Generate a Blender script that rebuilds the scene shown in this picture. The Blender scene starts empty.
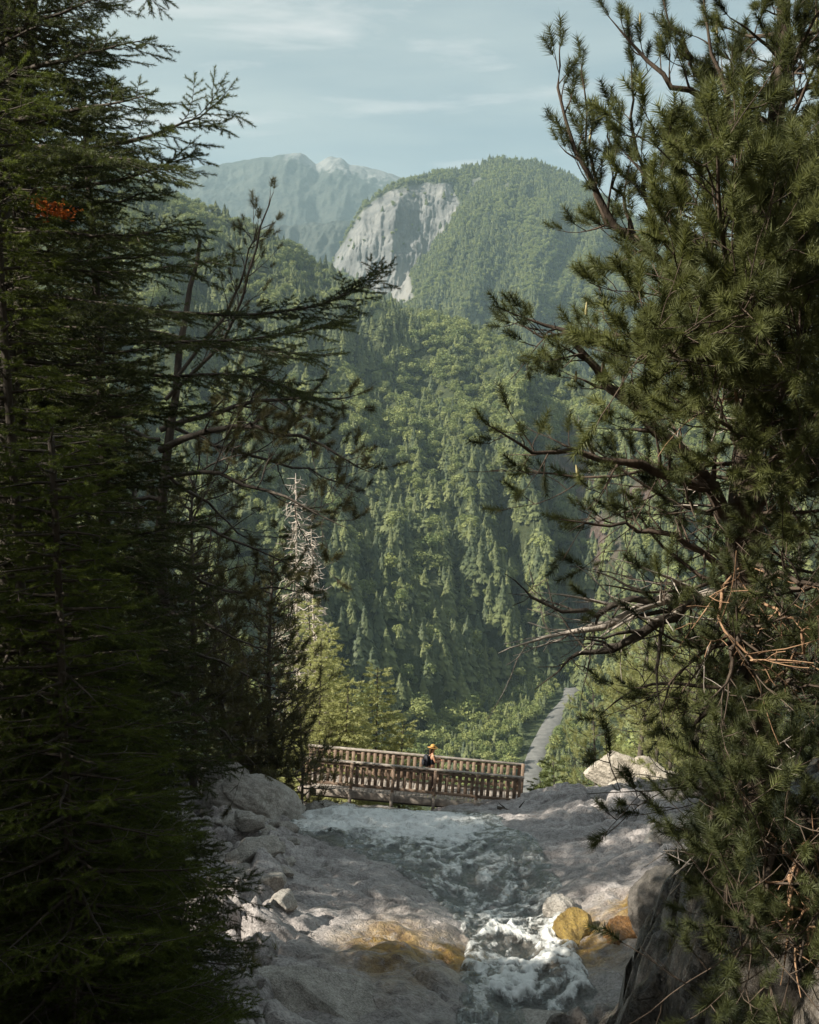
import bpy, math, random
import numpy as np
from math import radians as R
rng = np.random.default_rng(7)
random.seed(7)
S = bpy.context.scene
col = S.collection
F = 1098.0; PITCH = R(-3.0)
FW = np.array([0, math.cos(PITCH), math.sin(PITCH)]); UP = np.array([0, -math.sin(PITCH), math.cos(PITCH)])
def at(px, py, Y):
    """a point at distance Y in front of the viewpoint, read off the view in pixels"""
    px = np.asarray(px, float); py = np.asarray(py, float); Y = np.asarray(Y, float)
    a = (px-409.5)/F; b = (512-py)/F
    d = FW + a[..., None]*np.array([1., 0, 0]) + b[..., None]*UP
    return d*(Y/d[..., 1])[..., None]
def norm(v):
    v = np.asarray(v, float); return v/np.maximum(np.linalg.norm(v, axis=-1, keepdims=True), 1e-9)
def sstep(a, b, x):
    t = np.clip((x-a)/(b-a), 0, 1); return t*t*(3-2*t)

# ------------------------------------------------------------------ noise
def _h(ix, iy, seed):
    n = (ix.astype(np.int64)*374761393 + iy.astype(np.int64)*668265263 + seed*974711) & 0xffffffff
    n = ((n ^ (n >> 13))*1274126177) & 0xffffffff
    return ((n ^ (n >> 16)) & 0xffff)/65535.0
def vnoise(x, y, seed=0):
    x = np.asarray(x, float); y = np.asarray(y, float)
    ix = np.floor(x); iy = np.floor(y); fx = x-ix; fy = y-iy
    def g(i, j):
        a = _h(ix+i, iy+j, seed)*2*math.pi
        return np.cos(a)*(fx-i) + np.sin(a)*(fy-j)
    u = fx*fx*fx*(fx*(fx*6-15)+10); v = fy*fy*fy*(fy*(fy*6-15)+10)
    return 1.5*((g(0, 0)*(1-u)+g(1, 0)*u)*(1-v) + (g(0, 1)*(1-u)+g(1, 1)*u)*v)
def fbm(x, y, o=4, seed=0, rid=False):
    s = 0; a = 1.0; t = 0
    for k in range(o):
        n = vnoise(x*2**k, y*2**k, seed+k*17)
        s = s + a*((1-2*np.abs(n)) if rid else n); t += a; a *= .5
    return s/t
def cell(x, y, seed=0):
    """distance to nearest / second nearest feature point, and id of the nearest"""
    ix = np.floor(x); iy = np.floor(y); d1 = np.full(x.shape, 9.); d2 = np.full(x.shape, 9.); cid = np.zeros(x.shape)
    for i in (-1, 0, 1):
        for j in (-1, 0, 1):
            cx = ix+i+_h(ix+i, iy+j, seed); cy = iy+j+_h(ix+i, iy+j, seed+5)
            d = np.hypot(cx-x, cy-y); c = _h(ix+i, iy+j, seed+9)
            m = d < d1
            d2 = np.where(m, d1, np.minimum(d2, d)); cid = np.where(m, c, cid); d1 = np.where(m, d, d1)
    return d1, d2, cid

# ------------------------------------------------------------------ materials
def nodes(name):
    m = bpy.data.materials.new(name); m.use_nodes = True
    nt = m.node_tree; nt.nodes.clear(); return m, nt
def N(nt, t, **k):
    n = nt.nodes.new(t)
    for a, b in k.items():
        if a.startswith('i_'): n.inputs[a[2:].replace('_', ' ')].default_value = b
        else: setattr(n, a, b)
    return n
def L(nt, a, b): nt.links.new(a, b)
def ramp(nt, fac, stops, interp='LINEAR'):
    r = nt.nodes.new('ShaderNodeValToRGB'); r.color_ramp.interpolation = interp
    e = r.color_ramp.elements
    while len(e) > 1: e.remove(e[-1])
    e[0].position = stops[0][0]; e[0].color = (*stops[0][1], 1)
    for p, c in stops[1:]:
        q = e.new(p); q.color = (*c, 1)
    L(nt, fac, r.inputs[0]); return r.outputs[0]
def mixc(nt, fac, a, b, mode='MIX'):
    m = nt.nodes.new('ShaderNodeMix'); m.data_type = 'RGBA'; m.blend_type = mode
    for s, i in ((fac, 0), (a, 6), (b, 7)):
        if isinstance(s, (int, float)): m.inputs[i].default_value = s
        elif isinstance(s, tuple): m.inputs[i].default_value = (*s, 1)
        else: L(nt, s, m.inputs[i])
    return m.outputs[2]
def mth(nt, op, a, b=None):
    m = nt.nodes.new('ShaderNodeMath'); m.operation = op
    for s, i in ((a, 0), (b, 1)):
        if s is None: continue
        if isinstance(s, (int, float)): m.inputs[i].default_value = s
        else: L(nt, s, m.inputs[i])
    return m.outputs[0]
def noise(nt, vec, scale, detail=4, rough=.55, dist=0.):
    n = N(nt, 'ShaderNodeTexNoise'); n.inputs['Scale'].default_value = scale; n.inputs['Detail'].default_value = detail
    n.inputs['Roughness'].default_value = rough; n.inputs['Distortion'].default_value = dist
    if vec is not None: L(nt, vec, n.inputs['Vector'])
    return n.outputs[0]
def attr(nt, name): return N(nt, 'ShaderNodeAttribute', attribute_name=name).outputs['Fac']
def geo(nt): return N(nt, 'ShaderNodeTexCoord').outputs['Object']
def bump(nt, h, strength, dist, nrm=None):
    b = N(nt, 'ShaderNodeBump'); b.inputs['Strength'].default_value = strength; b.inputs['Distance'].default_value = dist
    L(nt, h, b.inputs['Height'])
    if nrm is not None: L(nt, nrm, b.inputs['Normal'])
    return b.outputs[0]
def out_principled(nt, color, rough=.8, nrm=None, spec=.3, **k):
    p = N(nt, 'ShaderNodeBsdfPrincipled'); o = N(nt, 'ShaderNodeOutputMaterial')
    for s, nm in ((color, 'Base Color'), (rough, 'Roughness'), (spec, 'Specular IOR Level')):
        if isinstance(s, tuple): p.inputs[nm].default_value = (*s, 1)
        elif isinstance(s, (int, float)): p.inputs[nm].default_value = s
        else: L(nt, s, p.inputs[nm])
    for a, b in k.items(): p.inputs[a].default_value = b
    if nrm is not None: L(nt, nrm, p.inputs['Normal'])
    L(nt, p.outputs[0], o.inputs[0]); return p, o

def foliage_mat(name, dark, light, trans=.35, tcol=None, per_object=False, var=.5):
    """leaf colour varies by the 'tint' attribute of each shoot and, for distant trees, from tree to tree"""
    m, nt = nodes(name)
    t = attr(nt, 'tint')
    if per_object:
        rnd = N(nt, 'ShaderNodeObjectInfo').outputs['Random']
        t = mth(nt, 'ADD', mth(nt, 'MULTIPLY', rnd, var), mth(nt, 'MULTIPLY', t, 1-var))
    c = ramp(nt, t, [(0, dark), (1, light)])
    d = N(nt, 'ShaderNodeBsdfPrincipled'); d.inputs['Roughness'].default_value = .55; d.inputs['Specular IOR Level'].default_value = .25
    L(nt, c, d.inputs['Base Color'])
    tr = N(nt, 'ShaderNodeBsdfTranslucent')
    L(nt, mixc(nt, .5, c, tcol or (min(1, light[0]*1.5), min(1, light[1]*1.45), light[2]*.9)), tr.inputs[0])
    mx = N(nt, 'ShaderNodeMixShader'); mx.inputs[0].default_value = trans
    L(nt, d.outputs[0], mx.inputs[1]); L(nt, tr.outputs[0], mx.inputs[2])
    o = N(nt, 'ShaderNodeOutputMaterial'); L(nt, mx.outputs[0], o.inputs[0])
    return m

M = {}
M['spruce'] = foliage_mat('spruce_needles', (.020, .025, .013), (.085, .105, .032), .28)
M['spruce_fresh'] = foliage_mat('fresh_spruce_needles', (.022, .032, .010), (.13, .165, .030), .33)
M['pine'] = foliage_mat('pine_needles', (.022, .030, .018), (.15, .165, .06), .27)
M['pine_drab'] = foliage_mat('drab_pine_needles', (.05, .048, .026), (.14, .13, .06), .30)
M['lit_fol'] = foliage_mat('sunlit_conifer_needles', (.17, .175, .08), (.42, .43, .20), .35)  # sunlight put into the colour: lighter needles for the sunlit trees
M['beech'] = foliage_mat('orange_leaves', (.30, .07, .02), (.55, .16, .04), .45, (.8, .25, .05))
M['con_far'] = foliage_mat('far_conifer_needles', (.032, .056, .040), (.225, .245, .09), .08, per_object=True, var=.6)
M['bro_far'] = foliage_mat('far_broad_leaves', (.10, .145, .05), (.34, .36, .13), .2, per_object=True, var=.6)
M['dead_far'] = foliage_mat('far_dead_wood', (.26, .22, .20), (.46, .40, .36), .0, per_object=True)
M['dry_grass'] = foliage_mat('tussock_grass', (.05, .06, .02), (.16, .15, .06), .3)

def bark(name, a, b, sc=6):
    m, nt = nodes(name); g = geo(nt)
    mp = N(nt, 'ShaderNodeMapping'); mp.inputs['Scale'].default_value = (1, 1, .3); L(nt, g, mp.inputs[0])
    n1 = noise(nt, mp.outputs[0], sc, 6, .65); n2 = noise(nt, mp.outputs[0], sc*5, 4)
    c = ramp(nt, n1, [(.35, a), (.65, b)])
    out_principled(nt, c, .85, bump(nt, mth(nt, 'ADD', n1, mth(nt, 'MULTIPLY', n2, .4)), .8, .03))
    return m
M['bark'] = bark('grey_bark', (.05, .04, .032), (.13, .11, .09))
M['pine_bark'] = bark('pine_bark', (.045, .034, .026), (.13, .095, .07))
M['dead_wood'] = bark('bleached_wood', (.42, .36, .30), (.70, .62, .54), 10)
M['orange_bark'] = bark('ruddy_dead_twigs', (.22, .12, .07), (.42, .27, .16), 10)

def rock_mat(name, dark, light, ochre=False, wet=False, sc=1.):
    m, nt = nodes(name); g = geo(nt)
    n1 = noise(nt, g, .55*sc, 8, .62, .6); n2 = noise(nt, g, 4*sc, 8, .65, .4); n3 = noise(nt, g, 22*sc, 5, .6)
    v = N(nt, 'ShaderNodeTexVoronoi', feature='DISTANCE_TO_EDGE'); v.inputs['Scale'].default_value = 1.6*sc
    wv = N(nt, 'ShaderNodeVectorMath', operation='ADD'); nv = N(nt, 'ShaderNodeTexNoise'); nv.inputs['Scale'].default_value = 2*sc; nv.inputs['Detail'].default_value = 5
    L(nt, g, nv.inputs['Vector']); L(nt, g, wv.inputs[0]); L(nt, nv.outputs[1], wv.inputs[1]); L(nt, wv.outputs[0], v.inputs['Vector'])
    crack = ramp(nt, v.outputs[0], [(0, (0, 0, 0)), (.05, (1, 1, 1))])
    mix = mth(nt, 'ADD', mth(nt, 'MULTIPLY', n1, .5), mth(nt, 'MULTIPLY', n2, .5))
    mid = tuple((a+b)*.5 for a, b in zip(dark, light))
    c = ramp(nt, mix, [(.33, dark), (.5, mid), (.64, light)])
    spk = ramp(nt, n3, [(.38, (.55, .55, .55)), (.55, (1, 1, 1)), (.7, (1.15, 1.12, 1.1))])
    c = mixc(nt, .8, c, spk, 'MULTIPLY')
    c = mixc(nt, mth(nt, 'MULTIPLY', mth(nt, 'SUBTRACT', 1., crack), .22), c, tuple(x*.35 for x in dark))
    mo = ramp(nt, noise(nt, g, 1.7*sc, 5, .7), [(.55, (0, 0, 0)), (.68, (1, 1, 1))])
    c = mixc(nt, mth(nt, 'MULTIPLY', mo, .30), c, (.075, .075, .04))
    rough = .8
    if ochre:
        oc = mth(nt, 'MULTIPLY', attr(nt, 'ochre'), ramp(nt, noise(nt, g, 2.2, 6, .7), [(.36, (.1, .1, .1)), (.52, (1, 1, 1))]))
        c = mixc(nt, oc, c, ramp(nt, n2, [(.35, (.10, .05, .015)), (.62, (.36, .22, .035))]))
        w = attr(nt, 'wet')
        c = mixc(nt, mth(nt, 'MULTIPLY', w, .22), c, (.08, .075, .07))
        soil = attr(nt, 'soil')
        c = mixc(nt, mth(nt, 'MULTIPLY', soil, ramp(nt, n2, [(.35, (1, 1, 1)), (.62, (.6, .6, .6))])), c, ramp(nt, n3, [(.35, (.03, .024, .015)), (.65, (.075, .06, .035))]))
        rough = ramp(nt, w, [(0, (.8, .8, .8)), (1, (.25, .25, .25))])
    if wet: rough = .3
    h = mth(nt, 'ADD', mth(nt, 'MULTIPLY', n2, .5), mth(nt, 'ADD', mth(nt, 'MULTIPLY', n3, .18), mth(nt, 'MULTIPLY', crack, .05)))
    out_principled(nt, c, rough, bump(nt, h, .9, .25/sc), .35)
    return m
M['rock'] = rock_mat('pale_limestone', (.20, .18, .175), (.60, .555, .54), ochre=True)
M['boulder'] = rock_mat('grey_boulder_stone', (.25, .23, .205), (.60, .56, .51), sc=1.6)
M['outcrop'] = rock_mat('white_limestone', (.30, .26, .21), (.66, .60, .52), sc=1.)
M['dark_rock'] = rock_mat('dark_furrowed_stone', (.035, .032, .028), (.20, .18, .16), sc=1.8)
M['orange_rock'] = rock_mat('rusty_wet_stone', (.08, .04, .018), (.32, .16, .045), wet=True, sc=1.8)
M['ochre_rock'] = rock_mat('ochre_wet_stone', (.11, .065, .022), (.44, .31, .08), wet=True, sc=1.8)

def simple(name, c1, c2, sc, rough=.7, b=0., bd=.01, stretch=(1, 1, 1)):
    m, nt = nodes(name); g = geo(nt); mp = N(nt, 'ShaderNodeMapping'); mp.inputs['Scale'].default_value = stretch; L(nt, g, mp.inputs[0])
    n = noise(nt, mp.outputs[0], sc, 6, .6)
    out_principled(nt, ramp(nt, n, [(.33, c1), (.66, c2)]), rough, bump(nt, n, b, bd) if b else None)
    return m
M['wood_dark'] = simple('weathered_brown_wood', (.13, .088, .065), (.36, .26, .19), 5, .75, .4, .01, (1, 1, 1))
M['wood_grey'] = simple('silvered_wood', (.20, .165, .14), (.42, .37, .32), 6, .8, .4, .01)
M['steel'] = simple('dark_steel_beam', (.03, .028, .026), (.07, .06, .055), 3, .5)
M['hat'] = simple('straw', (.50, .27, .07), (.68, .40, .13), 40, .8)
M['band'] = simple('brown_hat_band', (.06, .03, .02), (.09, .05, .03), 20)
M['skin'] = simple('skin', (.52, .27, .16), (.60, .33, .21), 8, .5)
M['pack'] = simple('navy_nylon', (.012, .014, .022), (.03, .033, .045), 12, .6)
M['shirt'] = simple('orange_shirt_cotton', (.42, .12, .04), (.52, .17, .06), 12, .8)
M['trousers'] = simple('dark_trouser_cloth', (.05, .03, .028), (.09, .05, .045), 12, .8)
M['hair'] = simple('brown_hair', (.05, .025, .012), (.10, .05, .025), 30, .5)
M['candle'] = simple('young_shoot_bark', (.30, .26, .12), (.46, .40, .20), 20, .7)
M['road'] = simple('gravel_road', (.13, .13, .125), (.22, .215, .205), .2, .9)
M['meadow'] = simple('meadow_grass', (.10, .13, .07), (.17, .20, .11), .02, .9)

def hill_mat(name, rocky=True, sc=1., ga=(.028, .04, .02), gb=(.075, .085, .04)):
    m, nt = nodes(name); g = geo(nt)
    n = noise(nt, g, .008*sc, 8, .6); n2 = noise(nt, g, .06*sc, 6, .65)
    c = ramp(nt, mth(nt, 'ADD', mth(nt, 'MULTIPLY', n, .5), mth(nt, 'MULTIPLY', n2, .5)), [(.4, ga), (.6, gb)])
    r = attr(nt, 'rockmask')
    mp = N(nt, 'ShaderNodeMapping'); mp.inputs['Scale'].default_value = (1, 1, .28); L(nt, g, mp.inputs[0])
    st = noise(nt, mp.outputs[0], .02*sc, 8, .65)
    mp2 = N(nt, 'ShaderNodeMapping'); mp2.inputs['Scale'].default_value = (.4, .4, 1.6); L(nt, g, mp2.inputs[0])
    st2 = noise(nt, mp2.outputs[0], .012*sc, 6, .6)
    rc = ramp(nt, mth(nt, 'ADD', mth(nt, 'MULTIPLY', st, .6), mth(nt, 'MULTIPLY', st2, .4)), [(.38, (.11, .112, .112)), (.49, (.18, .18, .177)), (.61, (.27, .265, .25))])
    c = mixc(nt, r, c, rc)
    c = mixc(nt, attr(nt, 'scree'), c, (.27, .26, .24))
    c = mixc(nt, attr(nt, 'clearing'), c, ramp(nt, n2, [(.4, (.09, .12, .06)), (.6, (.16, .19, .10))]))
    c = mixc(nt, attr(nt, 'duff'), c, ramp(nt, n2, [(.4, (.10, .07, .06)), (.6, (.19, .14, .12))]))
    out_principled(nt, c, .95, bump(nt, mth(nt, 'ADD', st, n2), .7, 14/sc), .1)
    return m
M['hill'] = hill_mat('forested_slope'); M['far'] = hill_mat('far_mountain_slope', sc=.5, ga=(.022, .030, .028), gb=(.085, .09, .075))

# water
def water_mat():
    m, nt = nodes('mountain_stream_water'); g = geo(nt)
    f = attr(nt, 'foam')
    mp = N(nt, 'ShaderNodeMapping'); mp.inputs['Scale'].default_value = (1.0, .55, 1); L(nt, g, mp.inputs[0])
    nf = noise(nt, mp.outputs[0], 3.2, 8, .68, 1.6); n2 = noise(nt, mp.outputs[0], 13, 5, .6, .8)
    t = mth(nt, 'ADD', f, mth(nt, 'MULTIPLY', mth(nt, 'SUBTRACT', mth(nt, 'ADD', mth(nt, 'MULTIPLY', nf, .7), mth(nt, 'MULTIPLY', n2, .3)), .5), 2.6))
    t = ramp(nt, t, [(.30, (0, 0, 0)), (.62, (.55, .55, .55)), (.95, (1, 1, 1))])
    foam = N(nt, 'ShaderNodeBsdfPrincipled'); foam.inputs['Base Color'].default_value = (.72, .73, .72, 1); foam.inputs['Roughness'].default_value = .6
    foam.inputs['Subsurface Weight'].default_value = 0
    glass = N(nt, 'ShaderNodeBsdfGlossy'); glass.inputs['Roughness'].default_value = .12; glass.inputs['Color'].default_value = (.8, .85, .85, 1)
    tr = N(nt, 'ShaderNodeBsdfTransparent'); tr.inputs[0].default_value = (.93, .95, .93, 1)
    fr = N(nt, 'ShaderNodeFresnel'); fr.inputs[0].default_value = 1.33
    b = bump(nt, mth(nt, 'ADD', nf, mth(nt, 'MULTIPLY', n2, .4)), .7, .10)
    for q in (glass, foam): L(nt, b, q.inputs['Normal'])
    L(nt, b, fr.inputs['Normal'])
    m1 = N(nt, 'ShaderNodeMixShader'); L(nt, fr.outputs[0], m1.inputs[0]); L(nt, tr.outputs[0], m1.inputs[1]); L(nt, glass.outputs[0], m1.inputs[2])
    m2 = N(nt, 'ShaderNodeMixShader'); L(nt, t, m2.inputs[0]); L(nt, m1.outputs[0], m2.inputs[1]); L(nt, foam.outputs[0], m2.inputs[2])
    o = N(nt, 'ShaderNodeOutputMaterial'); L(nt, m2.outputs[0], o.inputs[0]); return m
M['water'] = water_mat()

# ------------------------------------------------------------------ mesh helpers
def link(name, me, mat, parent=None, smooth=False):
    o = bpy.data.objects.new(name, me); col.objects.link(o)
    if mat is not None: me.materials.append(mat)
    if parent is not None: o.parent = parent
    if smooth: me.polygons.foreach_set('use_smooth', np.ones(len(me.polygons), bool))
    return o
def np_mesh(name, v, f, attrs=None):
    v = np.ascontiguousarray(v, np.float32).reshape(-1, 3); f = np.ascontiguousarray(f, np.int32); k = f.shape[1]
    me = bpy.data.meshes.new(name); me.vertices.add(len(v)); me.vertices.foreach_set('co', v.ravel())
    me.loops.add(f.size); me.loops.foreach_set('vertex_index', f.ravel())
    me.polygons.add(len(f)); me.polygons.foreach_set('loop_start', np.arange(len(f), dtype=np.int32)*k)
    me.polygons.foreach_set('loop_total', np.full(len(f), k, np.int32))
    for a, d in (attrs or {}).items():
        at_ = me.attributes.new(a, 'FLOAT', 'POINT'); at_.data.foreach_set('value', np.ascontiguousarray(d, np.float32).ravel())
    me.update(calc_edges=True); return me
def tag(o, label=None, cat=None, group=None, kind=None):
    for k, v in (('label', label), ('category', cat), ('group', group), ('kind', kind)):
        if v: o[k] = v
    return o
def empty(name, loc):
    o = bpy.data.objects.new(name, None); o.location = [float(x) for x in loc]; col.objects.link(o); o.empty_display_size = .3; return o
def copy_tree(o, parent=None):
    c = o.copy(); col.objects.link(c)
    if parent is not None: c.parent = parent
    for ch in list(o.children): copy_tree(ch, c)
    return c
def grid_mesh(name, X, Y, Z, attrs=None):
    n, m = X.shape; v = np.stack([X, Y, Z], -1).reshape(-1, 3)
    i = np.arange(n*m).reshape(n, m)
    f = np.stack([i[:-1, :-1], i[:-1, 1:], i[1:, 1:], i[1:, :-1]], -1).reshape(-1, 4)
    return np_mesh(name, v, f, attrs)
class Tubes:
    def __init__(s): s.v = []; s.f = []; s.n = 0
    def add(s, pts, rad, k=5):
        pts = np.asarray(pts, float); n = len(pts); rad = np.broadcast_to(rad, (n,))
        t = np.gradient(pts, axis=0); t = norm(t)
        ref = np.array([0, 0, 1.]) if abs(t[0, 2]) < .9 else np.array([1., 0, 0])
        a = norm(np.cross(t, ref)); b = np.cross(t, a)
        th = np.arange(k)*2*math.pi/k
        ring = pts[:, None] + rad[:, None, None]*(np.cos(th)[None, :, None]*a[:, None] + np.sin(th)[None, :, None]*b[:, None])
        s.v.append(ring.reshape(-1, 3)); i = np.arange(n*k).reshape(n, k) + s.n
        j = np.roll(i, -1, 1)
        s.f.append(np.stack([i[:-1], j[:-1], j[1:], i[1:]], -1).reshape(-1, 4)); s.n += n*k
    def mesh(s, name): return np_mesh(name, np.concatenate(s.v), np.concatenate(s.f))

# shoots: one unit long along +Z, a short stem with needles, only triangles
def shoot(n, length, wid, spread, t0=0., forward=.5, seed=0, flat=1.):
    r = np.random.default_rng(seed); t = t0 + (1-t0)*(np.arange(n)+r.random(n))/n
    a = np.arange(n)*2.4 + r.random(n)*.8
    rad = np.stack([np.cos(a), np.sin(a)*flat, np.zeros(n)], 1)
    fw = forward*(.7+.6*r.random(n)) + 1.1*np.clip(t-.85, 0, 1)*6*forward
    d = norm(rad*spread + np.array([0, 0, 1])*fw[:, None])
    base = np.stack([np.zeros(n), np.zeros(n), t], 1)
    side = norm(np.cross(d, r.normal(size=(n, 3))))*wid*.5
    ln = length*(.8+.4*r.random(n))[:, None]
    v = np.stack([base-side, base+side, base+d*ln], 1)
    st = np.array([[[-.012, 0, 0], [.012, 0, 0], [0, 0, 1.]], [[0, -.012, 0], [0, .012, 0], [0, 0, 1.]]])
    v = np.concatenate([v, st]); return v.reshape(-1, 3)
SPR = [shoot(44, .24, .050, 1., 0, .75, i, .75) for i in range(4)]
SPR_FINE = [shoot(60, .22, .036, 1., 0, .75, i+20, .8) for i in range(4)]
PIN = [shoot(105, .42, .030, 1., .25, .62, i+40) for i in range(4)]
PIN_FAR = [shoot(26, .55, .075, 1., .1, .8, i+60) for i in range(4)]
SPR_FAR = [shoot(20, .34, .12, 1., 0, .7, i+80, .7) for i in range(4)]
def instance_shoots(name, tmpl, pos, dirs, lens, tint, seed=0):
    r = np.random.default_rng(seed); pos = np.asarray(pos, float); d = norm(dirs); n = len(pos); lens = np.broadcast_to(lens, (n,))
    ref = r.normal(size=(n, 3)); a = norm(np.cross(d, ref)); b = np.cross(d, a)
    V = []; T = []
    which = r.integers(0, len(tmpl), n)
    for k, t in enumerate(tmpl):
        m = which == k
        if not m.any(): continue
        v = (t[None, :, 0:1]*a[m][:, None] + t[None, :, 1:2]*b[m][:, None] + t[None, :, 2:3]*d[m][:, None])*lens[m][:, None, None] + pos[m][:, None]
        V.append(v.reshape(-1, 3)); T.append(np.repeat(np.asarray(tint)[m], len(t)))
    v = np.concatenate(V); return np_mesh(name, v, np.arange(len(v)).reshape(-1, 3), {'tint': np.concatenate(T)})

# ------------------------------------------------------------------ camera, sky, sun, air
cam = bpy.data.cameras.new('camera'); co = bpy.data.objects.new('camera', cam); col.objects.link(co)
cam.sensor_fit = 'VERTICAL'; cam.sensor_height = 24; cam.lens = 24*F/1024; cam.clip_start = .05; cam.clip_end = 60000
co.rotation_euler = (R(90)+PITCH, 0, 0); S.camera = co
SUN = norm([-.88, -.30, .72])
el = math.asin(SUN[2]); az = math.atan2(SUN[0], SUN[1])
sl = bpy.data.lights.new('sun', 'SUN'); sl.energy = 5.0; sl.angle = R(.6); sl.color = (1, .93, .80)
so = bpy.data.objects.new('sun', sl); col.objects.link(so)
from mathutils import Vector
so.rotation_euler = Vector(SUN).to_track_quat('Z', 'Y').to_euler()
w = bpy.data.worlds.new('World'); S.world = w; w.use_nodes = True; nt = w.node_tree; nt.nodes.clear()
sky = N(nt, 'ShaderNodeTexSky'); sky.sky_type = 'NISHITA'; sky.sun_disc = False; sky.sun_elevation = el; sky.sun_rotation = az
sky.air_density = 1.0; sky.dust_density = 2.0; sky.ozone_density = 1.0; sky.altitude = 900
tc = N(nt, 'ShaderNodeTexCoord'); mp = N(nt, 'ShaderNodeMapping'); mp.inputs['Scale'].default_value = (1.2, 1.2, 9.0); mp.inputs['Rotation'].default_value = (0, R(4), R(20))
L(nt, tc.outputs['Generated'], mp.inputs[0])
cl = noise(nt, mp.outputs[0], 1.6, 7, .55, .3)
cf = ramp(nt, cl, [(.40, (0.25, 0.25, 0.25)), (.70, (.8, .8, .8))])
mp2 = N(nt, 'ShaderNodeMapping'); mp2.inputs['Scale'].default_value = (1.0, 1.0, 7.0); mp2.inputs['Location'].default_value = (.3, 0, .25); L(nt, tc.outputs['Generated'], mp2.inputs[0])
c2 = ramp(nt, noise(nt, mp2.outputs[0], 3.2, 8, .6, .5), [(.50, (0, 0, 0)), (.66, (.7, .7, .7))])
skc = mixc(nt, cf, mixc(nt, 1., sky.outputs[0], (1.0, 1.0, .86), 'MULTIPLY'), (5.7, 6.15, 5.9))
skc = mixc(nt, c2, skc, (8.6, 8.2, 8.0))
bg = N(nt, 'ShaderNodeBackground'); bg.inputs[1].default_value = .056; L(nt, skc, bg.inputs[0])
wo = N(nt, 'ShaderNodeOutputWorld'); L(nt, bg.outputs[0], wo.inputs[0])
S.view_settings.view_transform = 'Standard'; S.view_settings.look = 'None'; S.view_settings.exposure = 1.0; S.view_settings.gamma = 1
S.cycles.volume_bounces = 1; S.cycles.max_bounces = 6; S.cycles.transparent_max_bounces = 8
S.cycles.use_denoising = True
HAZE = 6.6e-5
def haze():
    v = np.array([[x, y, z] for x in (-9000, 9000) for y in (-600, 13000) for z in (-420, 2900)], float)
    f = np.array([[0, 1, 3, 2], [4, 6, 7, 5], [0, 4, 5, 1], [2, 3, 7, 6], [0, 2, 6, 4], [1, 5, 7, 3]])
    m, nt = nodes('haze_air'); p = N(nt, 'ShaderNodeVolumePrincipled'); p.inputs['Density'].default_value = HAZE
    p.inputs['Color'].default_value = (.56, .76, .86, 1); p.inputs['Anisotropy'].default_value = .0
    o = N(nt, 'ShaderNodeOutputMaterial'); L(nt, p.outputs[0], o.inputs['Volume'])
    tag(link('haze', np_mesh('haze', v, f), m), 'pale blue mountain haze filling the valley air', 'haze', kind='stuff')
haze()

# ------------------------------------------------------------------ near terrain
def channel_x(y): return np.interp(y, [8, 14, 20, 24, 30, 37, 60], [1.6, 1.9, 2.2, 1.6, .4, -.4, -1])
def ground_z(x, y):
    x = np.asarray(x, float); y = np.asarray(y, float)
    bed = -4.7 - .2*y
    # beyond the lip: steep channel in the middle, gentler flanks
    q = np.maximum(y-40, 0)
    mid = bed[...]*0 + (-4.7-.2*np.minimum(y, 40)) - .62*q
    flank = (-4.7-.2*np.minimum(y, 40)) - .36*q
    right = (-4.7-.2*np.minimum(y, 40)) - .305*q
    ang = x/np.maximum(y, 1)
    z = mid + (flank-mid)*sstep(.05, -.03, ang) + 0*x
    z = z + (right-z)*sstep(.135, .20, ang)*1.0
    nearm = 1-sstep(38, 46, y)
    z = z + nearm*(0.055*np.maximum(x-2, 0)**1.15)
    z = z - .20*sstep(31, 37, y)*sstep(6, 2.5, x)*sstep(60, 42, y) - .75*sstep(37.6, 38.8, y)*sstep(44, 41, y)*sstep(1.5, -.5, x)*sstep(-6, -4.5, x)
    # left bank
    bl = -6.2 + .10*(y-20)*.3
    z = z + nearm*.55*np.maximum(bl-x, 0)*sstep(0, 3, bl-x) + (1-nearm)*.30*np.maximum(-8-x, 0)
    z = z + (1-nearm)*.12*np.maximum(x-.26*y, 0)
    # channel
    z = z - nearm*.55*np.exp(-((x-channel_x(y))/1.5)**2)*sstep(30, 22, y)
    # bank by the viewpoint, right and behind
    mr = sstep(.9, 2.6, x-.05*(y-6)) * sstep(15, 8.5, y)
    z = z*(1-mr) + (-3.2+.10*(x-2)-.06*(y-6))*mr
    ml = sstep(-1.6, -3.4, x) * sstep(14, 6, y)
    z = z*(1-ml) + np.maximum(z, -3.6-.05*y)*ml
    bk = sstep(5.5, 1.5, y)
    z = z*(1-bk) + (-1.75+ .9*np.maximum(-y, 0))*bk  # unseen rise behind the viewpoint, added to block sky light
    z = z + .5*np.maximum(x-9, 0)*nearm*sstep(32, 12, y)
    return np.maximum(z, -205+.035*np.maximum(y-600, 0))
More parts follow.
